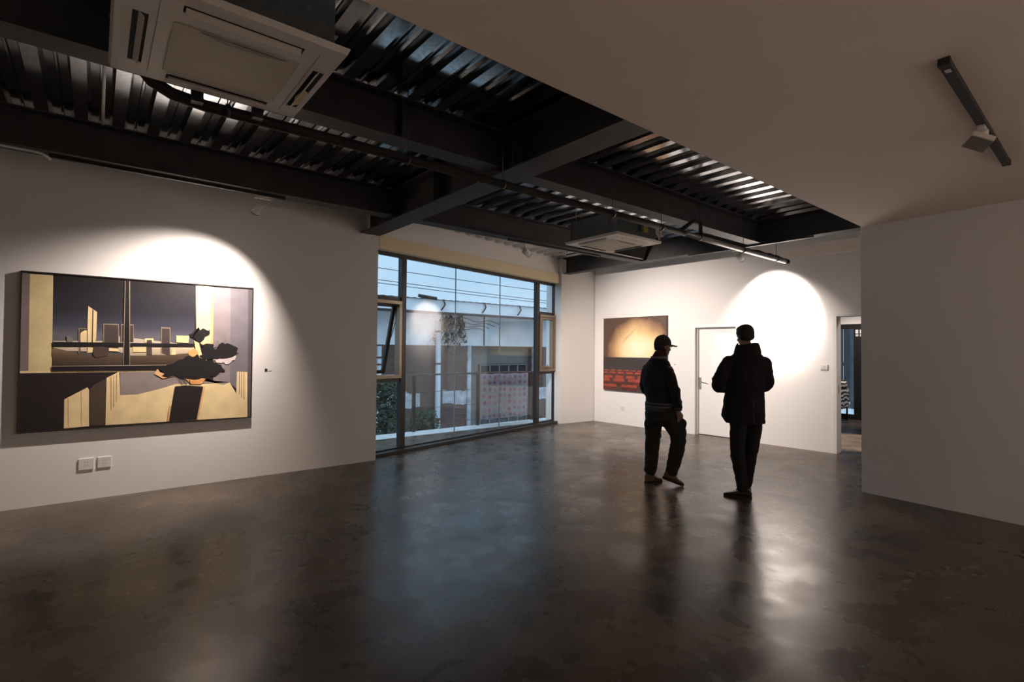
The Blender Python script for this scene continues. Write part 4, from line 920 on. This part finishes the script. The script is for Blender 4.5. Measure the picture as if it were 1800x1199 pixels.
# cap
CAP = mat('olive_grey_cap', (0.035, 0.032, 0.027), 0.85, bump=0.2, bscale=150)
b = MB(); rings = []
for j in range(9):
    a = (PI / 2) * j / 8; rr = math.cos(a); zz = math.sin(a)
    rings.append([P(-0.010 + 0.107 * rr * math.cos(2 * PI * k / 28), 0.085 * rr * math.sin(2 * PI * k / 28), 0.028 + 0.105 * zz) for k in range(28)])
rings.insert(0, [P(-0.012 + 0.104 * math.cos(2 * PI * k / 28), 0.083 * math.sin(2 * PI * k / 28), 0.000 + (0.018 if math.cos(2 * PI * k / 28) > 0 else -0.006)) for k in range(28)])
b.rings(rings); b.ball(P(-0.010, 0, 0.134), 0.008, 10, 6)
cap = b.build('cap', CAP, man)
b = MB(); n_ = 14; top = []; 
for k in range(n_ + 1):
    a = -1.05 + 2.1 * k / n_; top.append((0.093 * math.cos(a) - 0.006, 0.082 * math.sin(a)))
outer = [(0.085 + 0.098 * math.cos(a_), 0.088 * math.sin(a_)) for a_ in [-PI / 2 * 0.92 + PI * 0.92 * k / n_ for k in range(n_ + 1)]]
vs = []
for kk in (0, 1):
    for (x_, y_) in top: vs.append(P(x_, y_, 0.030 - 1.2 * y_ * y_ - 0.005 * kk))
    for (x_, y_) in outer: vs.append(P(x_, y_, 0.034 - 0.10 * (x_ - 0.09) - 4.2 * y_ * y_ * 0.9 - 0.005 * kk))
N = n_ + 1; fs = []
for kk in (0, 1):
    for k in range(n_): q_ = (kk * 2 * N + k, kk * 2 * N + k + 1, kk * 2 * N + N + k + 1, kk * 2 * N + N + k); fs.append(q_ if kk else q_[::-1])
for k in range(n_): fs.append((N + k, N + k + 1, 3 * N + k + 1, 3 * N + k))
b.add(vs, fs, 0, True); b.build('brim', CAP, cap)
# glasses
b = MB()
for s in (-1, 1):
    b.tube([P(0.092, 0.030 * s + 0.018 * math.cos(2 * PI * k / 14), -0.012 + 0.013 * math.sin(2 * PI * k / 14)) for k in range(15)], 0.0018, 6, cap=False)
    b.tube([P(0.090, 0.050 * s, -0.008), P(0.06, 0.066 * s, -0.006), P(-0.01, 0.082 * s, -0.004)], 0.0018, 6)
b.tube([P(0.094, -0.012, -0.010), P(0.098, 0, -0.006), P(0.094, 0.012, -0.010)], 0.0018, 6); b.build('glasses', CHROME, man)
# short hair at the back of the head
b = MB(); b.rings([[P(-0.012 + rr * 0.100 * math.cos(a_), rr * 0.080 * math.sin(a_), z_) for a_ in [math.radians(75) + math.radians(210) * k / 20 for k in range(21)]] + [P(-0.012 + rr * 0.082 * math.cos(a_), rr * 0.064 * math.sin(a_), z_) for a_ in [math.radians(285) - math.radians(210) * k / 20 for k in range(21)]] for z_, rr in ((-0.070, 0.80), (-0.045, 0.95), (-0.02, 1.0), (0.02, 1.0))])
b.build('hair', mat('dark_hair', (0.012, 0.010, 0.009), 0.7), man)
# scarf / turtleneck
b = MB(); torso(b, [(-0.055, 0, 1.50, 0.085, 0.088), (-0.048, 0, 1.54, 0.086, 0.086), (-0.034, 0, 1.58, 0.080, 0.076), (-0.03, 0, 1.61, 0.070, 0.068)], ph)
fuse(b, 'scarf', mat('dark_red_knit', (0.045, 0.012, 0.010), 0.95), man, 0.007, 3, 0.012)
# jacket
JK = mat('black_jacket_cloth', (0.0055, 0.006, 0.008), 0.8, bump=0.3, bscale=60)
b = MB()
torso(b, [(-0.045, 0, 0.955, 0.130, 0.175), (-0.043, 0, 1.03, 0.140, 0.185), (-0.055, 0, 1.12, 0.145, 0.195), (-0.072, 0, 1.24, 0.150, 0.205), (-0.075, 0, 1.33, 0.145, 0.205), (-0.068, 0, 1.41, 0.128, 0.195), (-0.058, 0, 1.465, 0.105, 0.155), (-0.05, 0, 1.53, 0.090, 0.095)], ph)
limb(b, [SHR + Vector((-0.008, 0.018, -0.012)), ELR, WRR + Vector((0, 0, 0.03))], [0.066, 0.060, 0.048]); limb(b, [SHL + Vector((0.008, -0.018, -0.012)), ELL, WRL], [0.064, 0.056, 0.045])
b.ball((0.085, -0.215, 1.15), (0.055, 0.06, 0.05)); b.ball((0.115, -0.205, 1.01), (0.052, 0.052, 0.035))
jk = fuse(b, 'jacket', JK, man, 0.009, 4, 0.022)
STR = mat('grey_rib_knit', (0.10, 0.105, 0.115), 0.9); DKR = mat('dark_rib_knit', (0.012, 0.012, 0.015), 0.9)
b = MB(); torso(b, [(-0.046, 0, 1.50, 0.094, 0.108), (-0.05, 0, 1.545, 0.098, 0.100)], ph); b.build('collar', STR, jk)
for k_, (z0_, z1_, mm) in enumerate(((0.968, 0.985, STR), (0.950, 0.968, DKR), (0.932, 0.950, STR))):
    b = MB(); torso(b, [(-0.050, 0, z0_, 0.139, 0.183), (-0.050, 0, z1_, 0.141, 0.185)], ph); b.build('hem_band', mm, jk)
wd = (WRR - ELR).normalized(); xa = wd.cross(Vector((0, 1, 0))).normalized(); ya = wd.cross(xa)
for k_, mm in enumerate((STR, DKR, STR)):
    c = WRR + wd * (-0.035 + 0.014 * k_); b = MB(); b.rings([ell(c, xa, ya, 0.045, 0.045), ell(c + wd * 0.014, xa, ya, 0.044, 0.044)]); b.build('cuff_band', mm, jk)
# shirt tail + trousers
b = MB(); torso(b, [(-0.055, 0, 0.885, 0.146, 0.172), (-0.05, 0, 0.94, 0.138, 0.178)], ph); b.build('shirt_tail', mat('grey_shirt', (0.045, 0.05, 0.06), 0.9), man)
TR = mat('dark_olive_cargo_cloth', (0.020, 0.019, 0.015), 0.9, bump=0.4, bscale=45)
b = MB()
torso(b, [(-0.045, 0, 0.70, 0.10, 0.135), (-0.04, 0, 0.78, 0.150, 0.170), (-0.04, 0, 0.86, 0.150, 0.175), (-0.045, 0, 0.93, 0.130, 0.168)], ph)
limb(b, [(0.03, -0.08, 0.84), (0.120, -0.095, 0.70), (0.158, -0.10, 0.565), (0.130, -0.10, 0.38), (0.080, -0.10, 0.18)], [0.125, 0.112, 0.094, 0.086, 0.074])
limb(b, [(-0.075, 0.08, 0.84), (-0.098, 0.065, 0.65), (-0.112, 0.05, 0.47), (-0.130, 0.03, 0.30), (-0.146, 0.02, 0.16)], [0.118, 0.100, 0.088, 0.080, 0.074])
b.ball((0.165, -0.17, 0.735), (0.068, 0.035, 0.085)); b.ball((-0.165, 0.05, 0.72), (0.050, 0.08, 0.075)); b.ball((0.085, -0.10, 0.185), (0.075, 0.075, 0.030)); b.ball((-0.148, 0.02, 0.165), (0.078, 0.078, 0.030))
fuse(b, 'trousers', TR, man, 0.009, 4, 0.026)
TANS = mat('tan_boot_leather', (0.12, 0.065, 0.035), 0.6, noise=0.15, nscale=20); SOLE = mat('dark_rubber_sole', (0.015, 0.012, 0.011), 0.8); LACE = mat('brown_lace', (0.05, 0.03, 0.02), 0.8)
shoe(man, (-0.205, -0.01, 0.0), (0.010, 0.115, 0.0), TANS, SOLE, LACE)
shoe(man, (-0.030, -0.095, 0.085), (0.205, -0.125, 0.004), TANS, SOLE, LACE)

# ---------------- man in coat
man2 = thing('person', 'person in a long black coat with raised collar, seen from behind', 'person', (5.599, 2.774, 0), PRZ)
BA_ = math.radians(90)
b = MB(); P, R_ = head_shape(b, (-0.02, 0.03, 1.79), math.radians(97), math.radians(14))
limb(b, [(-0.01, -0.01, 1.55), (-0.015, 0.0, 1.63), (-0.02, 0.012, 1.71)], [0.075, 0.062, 0.058])
torso(b, [(0, 0, 0.90, 0.10, 0.15), (0, 0, 1.10, 0.10, 0.15), (0, 0, 1.35, 0.12, 0.18), (0, 0, 1.50, 0.10, 0.18), (0, 0, 1.58, 0.06, 0.09)], BA_)
S_L = Vector((-0.20, 0, 1.49)); E_L = Vector((-0.335, -0.02, 1.235)); W_L = Vector((-0.19, 0.19, 1.19))
S_R = Vector((0.185, 0, 1.49)); E_R = Vector((0.205, 0.0, 1.23)); W_R = Vector((0.09, 0.22, 1.24))
limb(b, [S_L, E_L, W_L], [0.048, 0.038, 0.027]); limb(b, [S_R, E_R, W_R], [0.048, 0.038, 0.027])
hand(b, W_L, (0.85, 0.35, 0.1), (0, -0.2, 1), (0.2, -1, 0), 0.6); hand(b, W_R, (-0.9, 0.3, 0.1), (0, -0.2, 1), (-0.2, -1, 0), 0.6)
for pts in ([(-0.10, 0, 0.92), (-0.10, 0.02, 0.49), (-0.055, 0.01, 0.11)], [(0.085, 0.03, 0.92), (0.078, 0.09, 0.49), (0.060, 0.155, 0.11)]): limb(b, pts, [0.075, 0.052, 0.036])
fuse(b, 'body', SKIN, man2, 0.0055, 2)
b = MB(); b.ball(P(-0.022, 0, 0.030), (0.106, 0.090, 0.090), 28, 18, rot=R_); b.ball(P(-0.040, 0, -0.020), (0.078, 0.084, 0.062), 24, 14, rot=R_)
b.ball(P(0.03, 0.0, 0.078), (0.062, 0.062, 0.038), 20, 12, rot=R_)
fuse(b, 'hair', mat('black_hair', (0.006, 0.0055, 0.005), 0.65, bump=0.5, bscale=120), man2, 0.007, 2, 0.008)
COAT = mat('black_wool_coat', (0.0045, 0.0045, 0.006), 0.9, bump=0.3, bscale=80)
b = MB()
torso(b, [(-0.02, 0.01, 0.825, 0.175, 0.205), (-0.045, 0.01, 0.90, 0.180, 0.232), (-0.035, 0.01, 1.00, 0.170, 0.222), (-0.030, 0.01, 1.12, 0.155, 0.212), (-0.025, 0.01, 1.24, 0.150, 0.208), (-0.015, 0.0, 1.36, 0.155, 0.212), (-0.010, 0, 1.46, 0.145, 0.215), (-0.008, 0, 1.53, 0.120, 0.195), (-0.006, 0, 1.58, 0.105, 0.150), (-0.004, 0.005, 1.62, 0.100, 0.125)], BA_)
limb(b, [S_L, (-0.285, -0.01, 1.36), E_L, W_L], [0.078, 0.072, 0.066, 0.052]); limb(b, [S_R, (0.205, -0.01, 1.36), E_R, W_R], [0.070, 0.068, 0.060, 0.050])
b.ball((-0.33, -0.015, 1.30), (0.070, 0.06, 0.04)); b.ball((-0.29, 0.05, 1.205), (0.07, 0.08, 0.045))
coat = fuse(b, 'coat', COAT, man2, 0.0095, 4, 0.020)
b = MB(); rings = []
for z_, ra, rb_, lean in ((1.575, 0.118, 0.150, 0), (1.62, 0.112, 0.140, 0.0), (1.665, 0.104, 0.130, -0.004), (1.70, 0.098, 0.112, -0.006)):
    rings.append([Vector((rb_ * math.sin(a_), 0.0 + lean - ra * math.cos(a_), z_ + 0.012 * math.sin(2 * a_ + 0.5) + (0.012 if a_ > 1.2 else 0))) for a_ in [math.radians(-140) + math.radians(280) * k / 30 for k in range(31)]])
v = [p for q_ in rings for p in q_]; b.add(v, [(j * 31 + i, j * 31 + i + 1, (j + 1) * 31 + i + 1, (j + 1) * 31 + i) for j in range(3) for i in range(30)], 0, True)
cl = b.build('collar', COAT, coat); so_ = cl.modifiers.new('s', 'SOLIDIFY'); so_.thickness = 0.012; ss = cl.modifiers.new('ss', 'SUBSURF'); ss.levels = 1; ss.render_levels = 1
MB().bar((-0.005, -0.163, 0.83), (-0.005, -0.158, 1.10), 0.006, 0.004).build('back_vent', BLACKM, coat)
b = MB()
torso(b, [(0, 0.02, 0.84, 0.125, 0.165), (0, 0.01, 0.95, 0.12, 0.165)], BA_)
limb(b, [(-0.100, 0.0, 0.86), (-0.102, 0.01, 0.68), (-0.100, 0.02, 0.49), (-0.070, 0.015, 0.28), (-0.050, 0.01, 0.11)], [0.094, 0.083, 0.076, 0.068, 0.058])
limb(b, [(0.085, 0.03, 0.86), (0.082, 0.05, 0.68), (0.074, 0.09, 0.49), (0.066, 0.13, 0.28), (0.060, 0.155, 0.11)], [0.092, 0.084, 0.076, 0.066, 0.056])
b.ball((-0.125, 0.02, 0.46), (0.055, 0.06, 0.045))
fuse(b, 'trousers', mat('black_trouser_cloth', (0.009, 0.008, 0.009), 0.85), man2, 0.0085, 3, 0.014)
BLS = mat('black_shoe_leather', (0.008, 0.008, 0.009), 0.35)
shoe(man2, (0.030, -0.030, 0.0), (-0.215, 0.105, 0.0), BLS, SOLE, BLACKM, w=0.10, hgt=0.08, high=0.10)
shoe(man2, (0.060, 0.105, 0.0), (0.085, 0.385, 0.0), BLS, SOLE, BLACKM, w=0.10, hgt=0.08, high=0.10)
